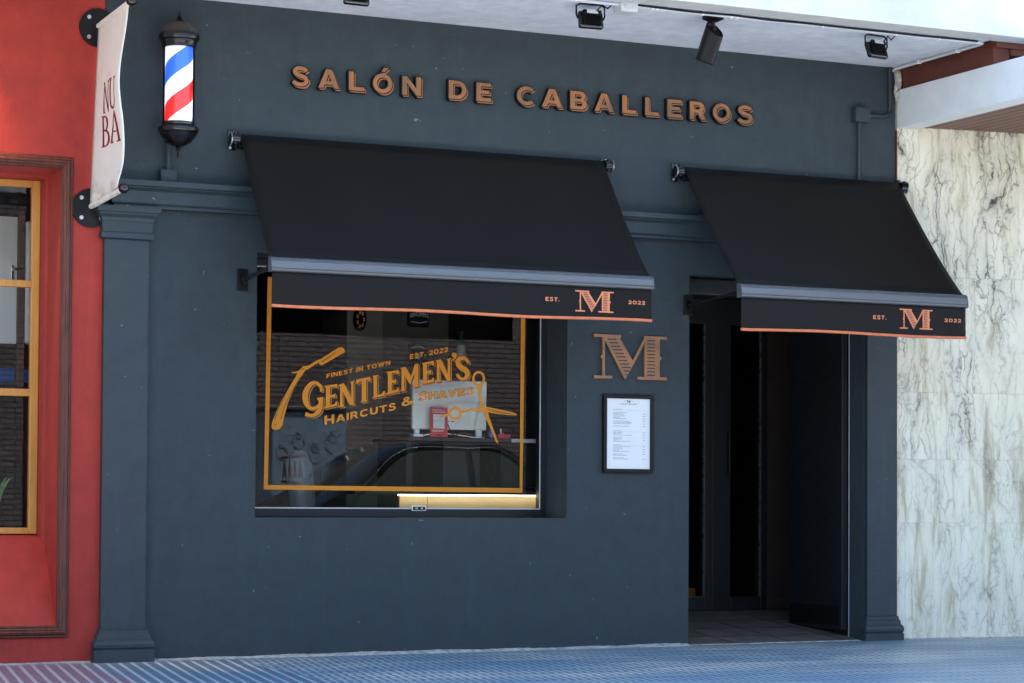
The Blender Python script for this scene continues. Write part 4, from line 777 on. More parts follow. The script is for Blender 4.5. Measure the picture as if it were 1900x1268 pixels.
def menuline(z, a, w_, price=True):
    x = a
    while x < a + w_:
        l = .006 + random.random() * .016; l = min(l, a + w_ - x + .001)
        b.box(x, x + l, -.0146, -.0142, z, z + .0024); x += l + .0028
    if price: b.box(3.262, 3.279, -.0146, -.0142, z, z + .0024)
z = 1.408
for sec, rows in (('a', 14), ('b', 8), ('c', 12)):
    menuline(z, 3.066, .055, False); b.box(3.066, 3.279, -.0146, -.0142, z - .004, z - .0034); z -= .0105
    for r_ in range(rows):
        if random.random() < .82: menuline(z, 3.066, .04 + .085 * random.random(), r_ % 2 == 0)
        z -= .0073
    z -= .0135
b.build('print_line', M['ink'], pap)

# ------------------------------------------------------------------ awnings
def awning(x0, x1, bx0, bx1, yb, zt, ztop, zval, label, marks):
    """fabric from the wall at ztop down to a bar at (yb, zt); valance hangs to zval"""
    root = tag(empty('awning', ((x0 + x1) / 2, -.02, ztop)), label, 'awning', 'black awnings over the shop front')
    b = MB(); nx, ny = 36, 14; g = []
    for i in range(nx + 1):
        u = i / nx; row = []
        for j in range(ny + 1):
            v = j / ny
            x = (x0 + (x1 - x0) * u) * (1 - v) + (bx0 + .004 + (bx1 - bx0 - .008) * u) * v
            y = -.060 + (yb + .02 + .060) * v
            z = ztop + (zt - ztop) * v - .042 * sin(pi * v ** 1.15) * (.75 + .25 * sin(pi * u)) + (.0022 * sin(u * 31 + v * 4) + .0015 * sin(u * 67 - v * 6)) * v * (1 - v ** 6)
            row.append(b.bm.verts.new((x, y, z)))
        g.append(row)
    for i in range(nx):
        for j in range(ny): b.bm.faces.new((g[i][j], g[i][j + 1], g[i + 1][j + 1], g[i + 1][j]))
    fb = b.build('canopy_fabric', M['fabric'], root, True, angle=80)
    sol = fb.modifiers.new('thickness', 'SOLIDIFY'); sol.thickness = .0025; sol.offset = -1
    b = MB(); b.cyl((x0 - .01, -.045, ztop - .060), (x1 + .01, -.045, ztop - .060), .022, n=18); b.build('roller', M['black'], root, True)
    # front bar with ribs
    prof = [(yb + .03, zt + .004), (yb + .005, zt + .004), (yb - .006, zt - .002), (yb - .012, zt - .008), (yb - .010, zt - .011), (yb - .016, zt - .018), (yb - .022, zt - .045), (yb - .021, zt - .054), (yb - .017, zt - .0555), (yb - .022, zt - .058), (yb - .022, zt - .068), (yb - .010, zt - .074), (yb + .03, zt - .070)]
    b = MB(); b.loft([[(x, y, z) for y, z in prof] for x in (bx0 + .006, bx1 - .006)]); b.build('front_bar', M['bar'], root)
    for xx in (bx0, bx1 - .006):
        b = MB(); b.loft([[(x, y, z) for y, z in [(yb + .033, zt + .007), (yb + .004, zt + .007), (yb - .016, zt - .006), (yb - .025, zt - .045), (yb - .025, zt - .071), (yb - .010, zt - .077), (yb + .033, zt - .073)]] for x in (xx, xx + .006)]); b.build('end_cap', M['bar'], root)
    # valance
    VY = lambda x, z: yb - .006 + (zt - .07 - z) * (.012 * sin(x * 9.0 + 1) + .014 * sin(x * 23.0 + z * 14)) * 1.0
    zz0 = zt - .068
    b = MB(); nx, nz = 70, 8; g = []
    for i in range(nx + 1):
        x = bx0 + .008 + (bx1 - bx0 - .016) * i / nx
        zl = zval + .004 * sin(x * 5.0)
        g.append([b.bm.verts.new((x, VY(x, zz0 + (zl - zz0) * j / nz), zz0 + (zl - zz0) * j / nz)) for j in range(nz + 1)])
    for i in range(nx):
        for j in range(nz): b.bm.faces.new((g[i][j], g[i][j + 1], g[i + 1][j + 1], g[i + 1][j]))
    va = b.build('valance', M['fabric'], root, True, angle=80)
    sol = va.modifiers.new('thickness', 'SOLIDIFY'); sol.thickness = .002; sol.offset = 0
    b = MB(); b.tube([(bx0 + .007 + (bx1 - bx0 - .014) * i / 70, VY(bx0 + .007 + (bx1 - bx0 - .014) * i / 70, zval) - .001, zval + .004 * sin((bx0 + .008 + (bx1 - bx0 - .016) * i / 70) * 5.0)) for i in range(71)], .0085, 8); b.build('piping', M['piping'], va, True)
    est, em_, yr = marks
    b = MB(); bs_ = MB()
    on = lambda x, z, d: (x, VY(x, z) - .0025 - d, z)
    put_text(b, 'EST.', est[0], est[2], est[1], est[2], est[3], lambda x, z, d: on(x, z, 0), 0.0, 1.15)
    b.build('print_lettering', M['copperprint'], va); b = MB()
    put_text(b, '2022', yr[0], yr[2], yr[1], yr[2], yr[3], lambda x, z, d: on(x, z, 0), 0.0, 1.15)
    b.build('print_lettering', M['copperprint'], va); b = MB()
    sc = (em_[1] - em_[0]) / .485
    for j, p in enumerate(MP): b.face([on(em_[0] + x * sc, em_[2] + z_ * em_[3] / .26, .0002 * j) for x, z_ in p])
    for xa, xb, z_ in SL:
        k_ = em_[3] / .26; bs_.face([on(em_[0] + q * sc, em_[2] + r_ * k_, .0028) for q, r_ in ((xa, z_), (xb, z_), (xb, z_ - .0078), (xa, z_ - .0078))])
    b.build('print_monogram', M['copperprint'], va); bs_.build('print_slot', M['inkblack'], va)
    # brackets at the wall ends and folding arms
    for xx, s in ((x0 - .035, -1), (x1 + .03, 1)):
        b = MB(); b.box(xx - .022, xx + .022, -.012, .0, ztop - .085, ztop + .025, .003); b.box(xx - .006, xx + .006, -.085, -.0125, ztop - .06, ztop + .01, .004)
        b.cyl((xx - s * .022, -.06, ztop - .028), (xx + s * .022, -.06, ztop - .028), .034, n=18)
        br = b.build('bracket', M['blackgloss'], root, True)
        b = MB(); b.cyl((xx - .010, -.0125, ztop - .072), (xx - .010, -.019, ztop - .072), .007, n=6); b.cyl((xx + .010, -.0125, ztop + .012), (xx + .010, -.019, ztop + .012), .006, n=6); b.build('bolt', M['steel'], br)
        b = MB(); b.tube([(xx + s * .024, -.06 + .036 * cos(a), ztop - .028 + .036 * sin(a)) for a in [pi * q / 8 + pi / 2 for q in range(9)]], .004, 6); b.build('clip', M['steel'], br, True)
    za = zt - .055
    for xx, s in ((bx0 + .02, 1), (bx1 - .02, -1)):
        wx = xx + s * .04
        b = MB(); b.box(wx - .03, wx + .03, -.014, 0, za - .07, za + .05, .004); b.box(wx - .012, wx + .012, -.05, -.0145, za - .035, za + .02, .005); b.build('arm_mount', M['black'], root)
        b = MB(); b.cyl((wx, -.04, za - .01), (xx, yb + .02, za + .012), .014, .012, 12); b.sphere((wx, -.045, za - .01), .02, 12); b.build('arm', M['blackgloss'], root, True)
    return root
awning(.742, 2.967, .718, 2.985, -.64, 2.132, 2.862, 1.882, 'large black awning with copper edging over the shop window', ((2.313, 2.400, 1.969, .022), (2.496, 2.736, 1.918, .118), (2.829, 2.936, 1.972, .021)))
awning(3.508, 5.035, 3.510, 5.072, -.715, 2.108, 2.862, 1.855, 'small black awning with copper edging over the doorway', ((4.408, 4.498, 1.943, .023), (4.593, 4.825, 1.894, .118), (4.913, 5.030, 1.945, .021)))

# ------------------------------------------------------------------ barber pole
PX_, PY_ = .362, -.15
bp = tag(empty('barber_pole', (PX_, PY_, 2.68)), 'lit barber pole with red, white and blue spiral stripes', 'barber pole')
b = MB(); b.lathe([(.074, 0), (.074, .42)], (PX_, PY_, 2.875), 40); stp = b.build('striped_cylinder', M['stripe'], bp, True, origin=(PX_, PY_, 2.875))
b = MB()
b.loft([[(PX_ + .085 * cos(a), PY_ + .085 * sin(a), z) for a in [2 * pi * i / 40 for i in range(40)]] for z in (2.875, 3.295)], True, False); b.build('glass_tube', M['tubeglass'], bp, True)
b = MB(); b.lathe([(.088, 3.285), (.092, 3.29), (.092, 3.305), (.096, 3.312), (.096, 3.322), (.106, 3.328), (.110, 3.338), (.110, 3.352), (.104, 3.362), (.098, 3.366)], (PX_, PY_, 0), 40); b.build('top_collar', M['blackgloss'], bp, True)
b = MB(); b.lathe([(.094, 3.366), (.090, 3.378), (.080, 3.395), (.062, 3.412), (.045, 3.422), (.020, 3.428)], (PX_, PY_, 0), 48, 12, .07); b.build('top_dome', M['bronze'], bp, True, angle=60)
b = MB(); b.lathe([(.020, 3.428), (.026, 3.432), (.014, 3.437), (.010, 3.445), (.016, 3.450), (.012, 3.456), (.005, 3.462), (.004, 3.478), (.001, 3.485)], (PX_, PY_, 0), 16); b.build('finial', M['black'], bp, True)
b = MB(); b.lathe([(.084, 2.885), (.091, 2.882), (.091, 2.868), (.096, 2.862), (.106, 2.856), (.110, 2.846), (.108, 2.834), (.102, 2.826), (.098, 2.822)], (PX_, PY_, 0), 40); b.build('bottom_collar', M['blackgloss'], bp, True)
b = MB(); b.lathe([(.096, 2.822), (.088, 2.808), (.075, 2.790), (.060, 2.775), (.045, 2.764), (.030, 2.757), (.012, 2.752)], (PX_, PY_, 0), 48, 12, .06); b.build('bottom_bowl', M['blackgloss'], bp, True, angle=60)
b = MB(); b.lathe([(.010, 2.752), (.016, 2.746), (.016, 2.740), (.007, 2.733), (.005, 2.715), (.009, 2.710), (.006, 2.702), (.001, 2.690)], (PX_, PY_, 0), 14); b.build('bottom_finial', M['black'], bp, True)
b = MB(); b.box(PX_ - .035, PX_ + .035, -.012, 0, 2.79, 2.88, .003); b.cyl((PX_, -.0125, 2.85), (PX_, -.09, 2.85), .014); b.box(PX_ - .035, PX_ + .035, -.012, 0, 3.30, 3.38, .003); b.cyl((PX_, -.0125, 3.34), (PX_, -.08, 3.34), .014); b.build('wall_bracket', M['black'], bp)
b = MB(); b.box(.296, .384, -.058, -.001, 2.572, 2.642, .004); b.cyl((.345, -.022, 2.642), (.345, -.022, 2.80), .012, n=12); pbx = tag(b.build('junction_box', M['trim']), 'slate painted junction box with pipe under the barber pole', 'junction box')
b = MB(); b.box(.301, .379, -.0605, -.0582, 2.577, 2.637, .001); b.build('box_lid', M['wall'], pbx)

# ------------------------------------------------------------------ hanging banner
bn = tag(empty('hanging_banner', (-.06, 0, 2.42)), 'cream cloth banner reading NUBA on black arms over the red wall', 'banner')
XT, XB = -.047, -.082
NY, NZ = 14, 30; g = []
L_ = .60
def bpt(s, t):   # s along the arm 0..1, t from top 0..1
    zt = 3.392 + .018 * s; zb = 2.432 + .022 * s
    z = zt + (zb - zt) * t
    y = -.026 - (L_ - .021) * s
    x = XT + (XB - XT) * t
    x += s * (.020 * sin(2 * pi * (t * 1.12 - .62)) * min(1, t * 2.2) * (1 if t < .92 else (1 - t) / .08) - .012 * sin(pi * t))
    if t > .86: x += (t - .86) * .10 * sin(s * 4.5)
    y += .02 * s * sin(pi * min(t * 1.15, 1)) * (.6 if t < .6 else .2)
    return Vector((x, y, z))
b = MB()
for i in range(NY + 1): g.append([b.bm.verts.new(bpt(i / NY, j / NZ)) for j in range(NZ + 1)])
for i in range(NY):
    for j in range(NZ): b.bm.faces.new((g[i][j], g[i][j + 1], g[i + 1][j + 1], g[i + 1][j]))
for zc_, zo_, xc_ in ((3.384, .022, -.043), (2.414, .030, -.073)): b.tube([(xc_, -.016, zc_ + .0085), (xc_, -.3, zc_ + .0085 + (zo_ - .008) * .5), (xc_ - .001, -L_ - .010, zc_ + zo_)], .0135, 12)
bc = b.build('banner_cloth', M['cloth'], bn, True, angle=80)
sol = bc.modifiers.new('thickness', 'SOLIDIFY'); sol.thickness = .004; sol.offset = 0
def bl(poly, mb, off=.004):
    # poly in (distance from the wall, z); cut fine, then laid on the left face of the cloth
    q = bmesh.new(); q.faces.new([q.verts.new((x, z, 0)) for x, z in poly])
    bmesh.ops.triangulate(q, faces=q.faces[:])
    for _ in range(3):
        es = [ed for ed in q.edges if ed.calc_length() > .012]
        if es: bmesh.ops.subdivide_edges(q, edges=es, cuts=1)
    bmesh.ops.triangulate(q, faces=q.faces[:])
    mp_ = {}
    for v in q.verts:
        s, z = v.co.x, v.co.y
        sl_ = (s - .026) / (L_ - .021); zt = 3.392 + .018 * sl_; zb = 2.432 + .022 * sl_; t = (zt - z) / (zt - zb)
        p = bpt(sl_, t); mp_[v] = mb.bm.verts.new((p.x - off, p.y, p.z))
    for f in q.faces: mb.bm.faces.new([mp_[v] for v in f.verts])
    q.free()
b = MB()
def serif(mb, polys, s0, z0, w_, h_, sk=0.0):
    for j, p in enumerate(polys): bl([(s0 + x * w_, z0 + y * h_ + sk * x * w_) for x, y in p], mb, .0035 + .0002 * j)
Ng = [[(0, 0), (.34, 0), (.34, .03), (.2, .05), (.2, .93), (.14, .97), (.14, .05), (0, .03)], [(0, 1), (.2, 1), (.86, .12), (.86, 0), (.78, 0), (.12, .9), (0, .97)], [(.68, 1), (1, 1), (1, .97), (.87, .95), (.87, 0), (.80, .06), (.80, .95), (.68, .97)]]
Ug = [[(0, 1), (.42, 1), (.42, .97), (.3, .95), (.3, .30), (.34, .15), (.28, .06), (.18, .12), (.12, .28), (.12, .95), (0, .97)], [(.28, .06), (.34, .15), (.46, .08), (.6, .07), (.72, .14), (.77, .28), (.77, .95), (.66, .97), (.66, 1), (1, 1), (1, .97), (.84, .95), (.84, .26), (.76, .08), (.6, 0), (.42, 0)]]
Bg = [[(0, 0), (.45, 0), (.45, .04), (.32, .05), (.32, .95), (.4, .96), (.4, 1), (0, 1), (0, .97), (.12, .95), (.12, .05), (0, .03)], [(.4, 1), (.62, .97), (.8, .88), (.84, .75), (.78, .6), (.6, .52), (.32, .5), (.32, .54), (.52, .56), (.62, .66), (.64, .76), (.58, .9), (.4, .96)], [(.32, .5), (.32, .54), (.65, .53), (.88, .43), (1, .27), (.94, .11), (.75, .02), (.45, 0), (.45, .04), (.65, .08), (.76, .2), (.76, .33), (.64, .45), (.46, .49)]]
Ag = [[(0, 0), (.3, 0), (.3, .03), (.18, .06), (.46, .86), (.50, 1), (.46, 1), (.11, .06), (0, .03)], [(.46, 1), (.56, 1), (.92, .06), (1, .03), (1, 0), (.6, 0), (.6, .03), (.73, .06), (.44, .86)], [(.25, .33), (.66, .33), (.65, .37), (.26, .37)]]
serif(b, Ng, .245, 2.885, .135, .165, -.05); serif(b, Ug, .375, 2.885, .145, .165, -.05)
serif(b, Bg, .205, 2.71, .160, .165, -.05); serif(b, Ag, .375, 2.71, .185, .165, -.05)
b.build('banner_print', M['darkred'], bc)
for zc, zo, xc in ((3.384, .022, -.043), (2.414, .030, -.073)):
    b = MB(); b.cyl((xc - .0, -.001, zc), (xc, -.012, zc), .104, n=40); pl = b.build('wall_plate', M['black'], bn, True)
    for a in (45, 135, 225, 315):
        b = MB(); b.cyl((xc + .075 * cos(R(a)), -.0122, zc + .075 * sin(R(a))), (xc + .075 * cos(R(a)), -.018, zc + .075 * sin(R(a))), .011, n=10); b.build('screw', M['steel'], pl, True)
    b = MB(); b.cyl((xc, -.0125, zc + .008), (xc - .001, -L_ - .02, zc + zo), .010, n=12); ar = b.build('arm', M['black'], bn, True)
    b = MB(); b.sphere((xc, -L_ - .045, zc + zo + .002), .028, 20); b.build('ball_end', M['blackgloss'], ar, True)

# ------------------------------------------------------------------ overhang with lights and conduits
ov = tag(empty('overhang', (2, -.5, 3.59)), 'white painted concrete overhang above the shop front', 'overhang')
b = MB(); b.box(-8.0, 5.045, -1.0, -.0005, 3.592, 3.75); b.build('soffit', M['soffit'], ov)
b = MB(); b.box(-8.0, 12.0, -1.16, -1.0005, 3.588, 4.28, .004); b.build('fascia', M['fascia'], ov)
b = MB(); b.box(-8.0, 12.0, -1.14, .3, 4.0, 4.26); b.build('slab', M['fascia'], ov)
b = MB(); b.box(-20, 30, .3, 6, 3.76, 6.9); b.build('upper_shade_block', M['fascia'], ov)  # unseen block added to keep the sun off the front, height set by its shadow
def floodlight(x, y, tilt, yawz, lab):
    rt_ = tag(empty('floodlight', (x, y, 3.59)), lab, 'floodlight', 'black floodlights under the overhang')
    m_ = Matrix.Translation((x, y, 3.505)) @ Matrix.Rotation(R(yawz), 4, 'Z') @ Matrix.Rotation(R(tilt), 4, 'X')
    b = MB(); b.box(-.072, .072, -.006, .028, -.052, .046, .012, m_, 3); b.build('housing', M['blackgloss'], rt_)
    b = MB()
    for q in range(9): b.box(-.050 + q * .0115, -.046 + q * .0115, -.022, -.0062, -.042, .012, 0, m_)
    b.build('cooling_fin', M['black'], rt_)
    b = MB(); b.box(-.055, .055, -.03, -.0065, .016, .044, .006, m_); b.build('driver_box', M['black'], rt_)
    b = MB(); b.box(-.034, .030, -.0322, -.0305, .020, .040, 0, m_); b.build('rating_plate', M['pvc'], rt_)
    b = MB()
    pts = [(-.074, .01, 0), (-.084, .01, .02), (-.084, .012, .07), (-.06, .014, .083), (.06, .014, .083), (.084, .012, .07), (.084, .01, .02), (.074, .01, 0)]
    m2 = Matrix.Translation((x, y, 3.505)) @ Matrix.Rotation(R(yawz), 4, 'Z')
    b.tube([m2 @ Vector(p) for p in pts], .0055, 8); b.build('mounting_yoke', M['black'], rt_, True)
    b = MB(); b.tube([m2 @ Vector(p) for p in [(.02, -.03, .04), (.05, -.035, .075), (.09, -.02, .06), (.11, -.02, .08), (.12, -.03, .087)]], .004, 8); b.build('lead', M['black'], rt_, True)
    b = MB(); b.box(-.062, .062, .0285, .0305, -.042, .036, 0, m_); b.build('lens', M['cargls'], rt_)
floodlight(2.475, -.87, -14, -4, 'black floodlight beside the grey junction box under the overhang')
floodlight(4.350, -.85, -22, 8, 'black floodlight at the right end of the overhang')
floodlight(1.10, -.87, -14, 2, 'black floodlight at the top edge near the left end of the overhang')
sp_ = tag(empty('spotlight', (3.235, -.88, 3.59)), 'black cylindrical spotlight hanging from the overhang between two floodlights', 'spotlight')
b = MB(); b.cyl((3.235, -.88, 3.5915), (3.235, -.88, 3.572), .062, .06, 28); b.cyl((3.235, -.88, 3.572), (3.235, -.88, 3.556), .058, .026, 28); b.build('base', M['black'], sp_, True)
b = MB(); b.cyl((3.235, -.88, 3.558), (3.241, -.88, 3.515), .010, n=12); b.sphere((3.24, -.88, 3.515), .016, 12); b.build('stem', M['black'], sp_, True)
A0 = Vector((3.244, -.885, 3.512)); A1 = Vector((3.208, -.83, 3.332)); q_ = (A1 - A0).normalized().to_track_quat('Z', 'X')
b = MB(); rr = .056; n = 36
def cr(t, r, cut=0): return [A0 + q_ @ Vector((r * cos(2 * pi * i / n), r * sin(2 * pi * i / n), t + cut * (r * sin(2 * pi * i / n + SP_PH) / rr))) for i in range(n)]
SP_PH = 0.0
axx = q_ @ Vector((1, 0, 0)); axy = q_ @ Vector((0, 1, 0)); cdir = Vector((.25, -1, 0)); SP_PH = math.atan2(cdir.dot(axx), cdir.dot(axy))
b.loft([cr(.020, rr - .006, .030), cr(.0, rr - .006, .034), cr(.0, rr, .034), cr(.05, rr, .006), cr(.185, rr), cr(.19, rr - .004), cr(.17, rr - .010)], True, True); b.build('barrel', M['black'], sp_, True, angle=30)
b = MB()
for q in range(-4, 5):
    c_ = A0 + q_ @ Vector((q * .011 * cos(SP_PH), -q * .011 * sin(SP_PH), .0))
    hw = math.sqrt(max(rr * rr - (q * .011) ** 2, 0)) * .8
    d_ = q_ @ Vector((sin(SP_PH), cos(SP_PH), 0)); ax = q_ @ Vector((0, 0, 1)); nn_ = q_ @ Vector((cos(SP_PH), -sin(SP_PH), 0)) * .0015
    for s in (1, -1): b.face([c_ + nn_ * s + d_ * -hw + ax * .05, c_ + nn_ * s + d_ * hw + ax * .05, c_ + nn_ * s + d_ * hw + ax * .034, c_ + nn_ * s - d_ * hw - ax * .014])
b.build('cooling_fin', M['bronze'], sp_)
# conduits on the soffit
b = MB(); b.tube([(-1, -.955, 3.580), (2.62, -.955, 3.580)], .009, 10); b.tube([(2.68, -.955, 3.580), (5.00, -.955, 3.580), (5.02, -.945, 3.580), (5.028, -.92, 3.580), (5.028, -.03, 3.580), (5.028, -.012, 3.57)], .010, 10)
cd = tag(b.build('ceiling_conduit', M['pvc'], smooth=True), 'pale grey conduit pipe running along the overhang ceiling', 'conduit')
for x in (1.6, 2.1, 2.80, 2.83, 3.12, 3.30, 3.34, 3.9, 4.4, 4.7):
    b = MB(); b.box(x, x + .012, -.968, -.942, 3.568, 3.5915, .002); b.build('pipe_clip', M['white'], cd)
for y in (-.7, -.3):
    b = MB(); b.box(5.016, 5.040, y, y + .012, 3.568, 3.5915, .002); b.build('pipe_clip', M['white'], cd)
b = MB(); b.tube([(2.69, -.975, 3.584)] + [(2.8 + .25 * i, -.976 + .006 * sin(i * 2.3), 3.582 - .003 * (i % 2)) for i in range(9)] + [(4.97, -.97, 3.584)], .006, 8)
tag(b.build('ceiling_cable', M['black'], smooth=True), 'black cable fixed beside the ceiling conduit of the overhang', 'cable')
b = MB(); b.box(2.60, 2.705, -.985, -.885, 3.545, 3.5915, .004); jb = tag(b.build('junction_box', M['pvc']), 'pale grey square junction box on the overhang ceiling', 'junction box')
b = MB(); b.box(2.603, 2.702, -.982, -.888, 3.5405, 3.5445, .001); b.cyl((2.63, -.9855, 3.568), (2.63, -.992, 3.568), .010, n=12); b.cyl((2.675, -.9855, 3.568), (2.675, -.992, 3.568), .010, n=12); b.build('box_lid', M['pvc'], jb)
# wall conduit at the right
b = MB(); arc = [(5.0, -.018, 3.36), (4.998, -.018, 3.315), (4.985, -.018, 3.292), (4.965, -.018, 3.28), (4.94, -.018, 3.277)]
b.tube([(5.0, -.018, 3.588)] + arc + [(4.835, -.018, 3.277)], .0125, 12)
cw = tag(b.build('wall_conduit', M['trim'], smooth=True), 'slate painted curved conduit at the top right corner of the shop wall', 'conduit')
b = MB(); b.box(4.725, 4.835, -.055, -.001, 3.225, 3.318, .004); jb2 = tag(b.build('junction_box', M['trim']), 'slate painted square junction box at the upper right of the shop wall', 'junction box')
b = MB(); b.box(4.731, 4.829, -.058, -.0552, 3.231, 3.312, .002); b.build('box_lid', M['trim'], jb2)
b = MB(); b.cyl((4.772, -.018, 3.2245), (4.772, -.018, 2.56), .0125, n=12); b.cyl((4.772, -.018, 2.9), (4.772, -.018, 2.92), .016, n=12)
tag(b.build('wall_conduit', M['trim'], smooth=True), 'slate painted vertical pipe running down behind the small awning', 'conduit')
b = MB(); b.tube([(5.047, -.012, 3.56), (5.05, -.02, 3.50), (5.042, -.016, 3.44), (5.055, -.02, 3.38)], .012, 8); b.tube([(5.06, -.02, 3.57), (5.065, -.03, 3.51), (5.058, -.028, 3.46)], .015, 8)
b.sphere((5.06, -.03, 3.49), .03, 10, (.6, .6, 1)); b.sphere((5.058, -.03, 3.42), .022, 10, (.7, .6, 1.2)); tag(b.build('old_cable_end', M['mortar'], smooth=True), 'crumbling old cable stump at the corner under the overhang', 'cable stump')

# ------------------------------------------------------------------ marble building on the right
mbld = tag(empty('marble_building', (5.06, 0, 0)), 'neighbouring building clad in veined white marble slabs with a canopy', 'building')
TA = math.tan(R(9))
def mY(x): return -(x - 5.06) * TA
b = MB(); b.loft([[(5.062, .012, -.1), (12, mY(12) + .012, -.1), (12, .5, -.1), (5.062, .5, -.1)], [(5.062, .012, 3.6), (12, mY(12) + .012, 3.6), (12, .5, 3.6), (5.062, .5, 3.6)]]); b.build('core_wall', M['mortar'], mbld)
rows = [(-.05, .745, [5.064, 5.12, 5.62, 6.4, 7.2, 8.0, 8.9, 9.8, 10.8, 12.0]), (.748, 1.14, [5.064, 5.12, 5.56, 6.3, 7.0, 8, 8.9, 9.8, 10.8, 12.0]), (1.143, 1.560, [5.064, 5.40, 5.80, 6.5, 7.2, 8, 8.9, 9.8, 10.8, 12.0]), (1.563, 2.287, [5.064, 5.595, 6.25, 7, 8, 8.9, 9.8, 10.8, 12.0]), (2.29, 3.60, [5.064, 5.9, 6.6, 7.3, 8, 8.9, 9.8, 10.8, 12.0])]
b = MB()
for z0, z1, xx in rows:
    for x0, x1 in zip(xx, xx[1:]):
        a, c = x0 + .0006, x1 - .0006; o = random.random() * .0012
        b.loft([[(a, mY(a) - o, z), (c, mY(c) - o, z), (c, mY(c) + .011, z), (a, mY(a) + .011, z)] for z in (z0 - .0009, z1 + .0009)])
b.build('marble_cladding', M['marble'], mbld)
b = MB(); b.box(5.052, 5.0615, -.01, .03, -.05, 3.2, .002); b.build('edge_joint', M['brownwood'], mbld)
# canopy of that building
b = MB(); b.box(5.062, 5.20, -2.6, -.004, 3.213, 3.452, .003); b.build('canopy_beam', M['beamw'], mbld)
b = MB()
for q in range(90):
    x = 5.2 + q * .075
    b.box(x + .003, x + .072, -2.6, mY(x + .075) - .001, 3.222, 3.245, .002)
b.build('canopy_board', M['woodsoffit'], mbld)
b = MB(); b.box(5.20, 12, -2.6, -.6, 3.25, 3.44); b.build('canopy_top', M['beamw'], mbld)
b = MB(); b.box(5.085, 5.20, -.97, -.006, 3.456, 3.60, .003); b.box(5.2005, 8.0, -.985, -.01, 3.52, 3.6); b.build('brown_upstand', M['brownpaint'], mbld)
b = MB(); b.box(5.085, 8.0, -1.0, -.972, 3.555, 3.587); b.build('brown_edge', M['brownpaint'], mbld)

# ------------------------------------------------------------------ red building on the left
rb = tag(empty('red_building', (-1.0, .1, 0)), 'red plastered neighbouring house with a wood framed window', 'building')
RX0, RX1, RZ0, RZ1 = -1.75, -.235, .195, 2.612
b = MB(); gx = [-8.0, RX0, RX1, -.0045]; gz = [-.1, RZ0, RZ1, 3.7]
for i in range(3):
    for j in range(3):
        if not (i == 1 and j == 1): b.face([(gx[i], .001, gz[j]), (gx[i + 1], .001, gz[j]), (gx[i + 1], .001, gz[j + 1]), (gx[i], .001, gz[j + 1])])
bmesh.ops.remove_doubles(b.bm, verts=b.bm.verts[:], dist=1e-4)
b.build('wall', M['red'], rb)
b = MB()
def revealframe(mb, y0, y1, i0, i1):   # inset at the front/back
    a = [(RX0 + i0, RZ0), (RX1 - i0, RZ0), (RX1 - i0, RZ1 - i0), (RX0 + i0, RZ1 - i0)]; c = [(RX0 + i1, RZ0), (RX1 - i1, RZ0), (RX1 - i1, RZ1 - i1), (RX0 + i1, RZ1 - i1)]
    for q in (1, 2, 3):
        p = (q + 1) % 4
        mb.face([(a[q][0], y0, a[q][1]), (a[p][0], y0, a[p][1]), (c[p][0], y1, c[p][1]), (c[q][0], y1, c[q][1])])
revealframe(b, .001, .25, 0, 0.004); revealframe(b, .25, .262, .004, .018); revealframe(b, .262, .40, .018, .020)
b.face([(RX0, .0012, RZ0), (RX1, .0012, RZ0), (RX1, .27, .648), (RX0, .27, .648)]); b.face([(RX0, .27, .648), (RX1, .27, .648), (RX1, .285, .658), (RX0, .285, .658)]); b.face([(RX0, .285, .658), (RX1, .285, .658), (RX1, .41, .672), (RX0, .41, .672)])
b.build('window_reveal', M['red'], rb)
# dark wooden moulding
mp = [(0, .0), (0, -.012), (.006, -.018), (.012, -.016), (.020, -.030), (.030, -.034), (.036, -.028), (.044, -.030), (.052, -.022), (.058, -.024), (.064, -.016), (.064, 0)]
b = MB()
rings = []
for o_, y in mp:
    o2 = .064 - o_   # outward offset
    rings.append([(RX0 - o2, y, RZ0 - o2), (RX1 + o2, y, RZ0 - o2), (RX1 + o2, y, RZ1 + o2), (RX0 - o2, y, RZ1 + o2)])
b.loft(rings, True, False); b.build('window_moulding', M['brownwood'], rb)
ws = MB(); sy0, sy1 = .36, .41
SX0, SX1, SZ0, SZ1 = RX0 + .02, RX1 - .02, .672, 2.592
fw = .044
zs_ = [(SZ0, SZ0 + .034), (1.418, 1.458), (2.010, 2.048), (SZ1 - .036, SZ1)]
ws.box(SX0, SX0 + fw, sy0, sy1, SZ0, SZ1, .004); ws.box(SX1 - fw, SX1, sy0, sy1, SZ0, SZ1, .004); ws.box(-1.02, -.96, sy0, sy1, SZ0 + .034, SZ1 - .036, .004)
for z0, z1 in zs_:
    ws.box(SX0 + fw, -1.02, sy0 + .001, sy1 - .001, z0, z1, .004); ws.box(-.96, SX1 - fw, sy0 + .001, sy1 - .001, z0, z1, .004)
sash = ws.build('window_sash', M['yellowwood'], rb)
b = MB(); b.face([(SX0, .385, SZ0), (SX1, .385, SZ0), (SX1, .385, SZ1), (SX0, .385, SZ1)]); b.build('pane', M['glass'], sash)
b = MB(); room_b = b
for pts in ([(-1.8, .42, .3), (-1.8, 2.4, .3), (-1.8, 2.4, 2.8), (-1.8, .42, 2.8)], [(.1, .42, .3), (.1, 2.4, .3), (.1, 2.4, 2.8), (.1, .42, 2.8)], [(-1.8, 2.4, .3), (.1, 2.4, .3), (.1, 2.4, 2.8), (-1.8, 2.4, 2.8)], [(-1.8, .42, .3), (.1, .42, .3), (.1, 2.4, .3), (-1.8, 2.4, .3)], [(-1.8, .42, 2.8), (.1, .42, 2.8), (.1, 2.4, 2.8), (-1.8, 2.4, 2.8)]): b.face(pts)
b.build('interior_wall', M['dark'], rb)
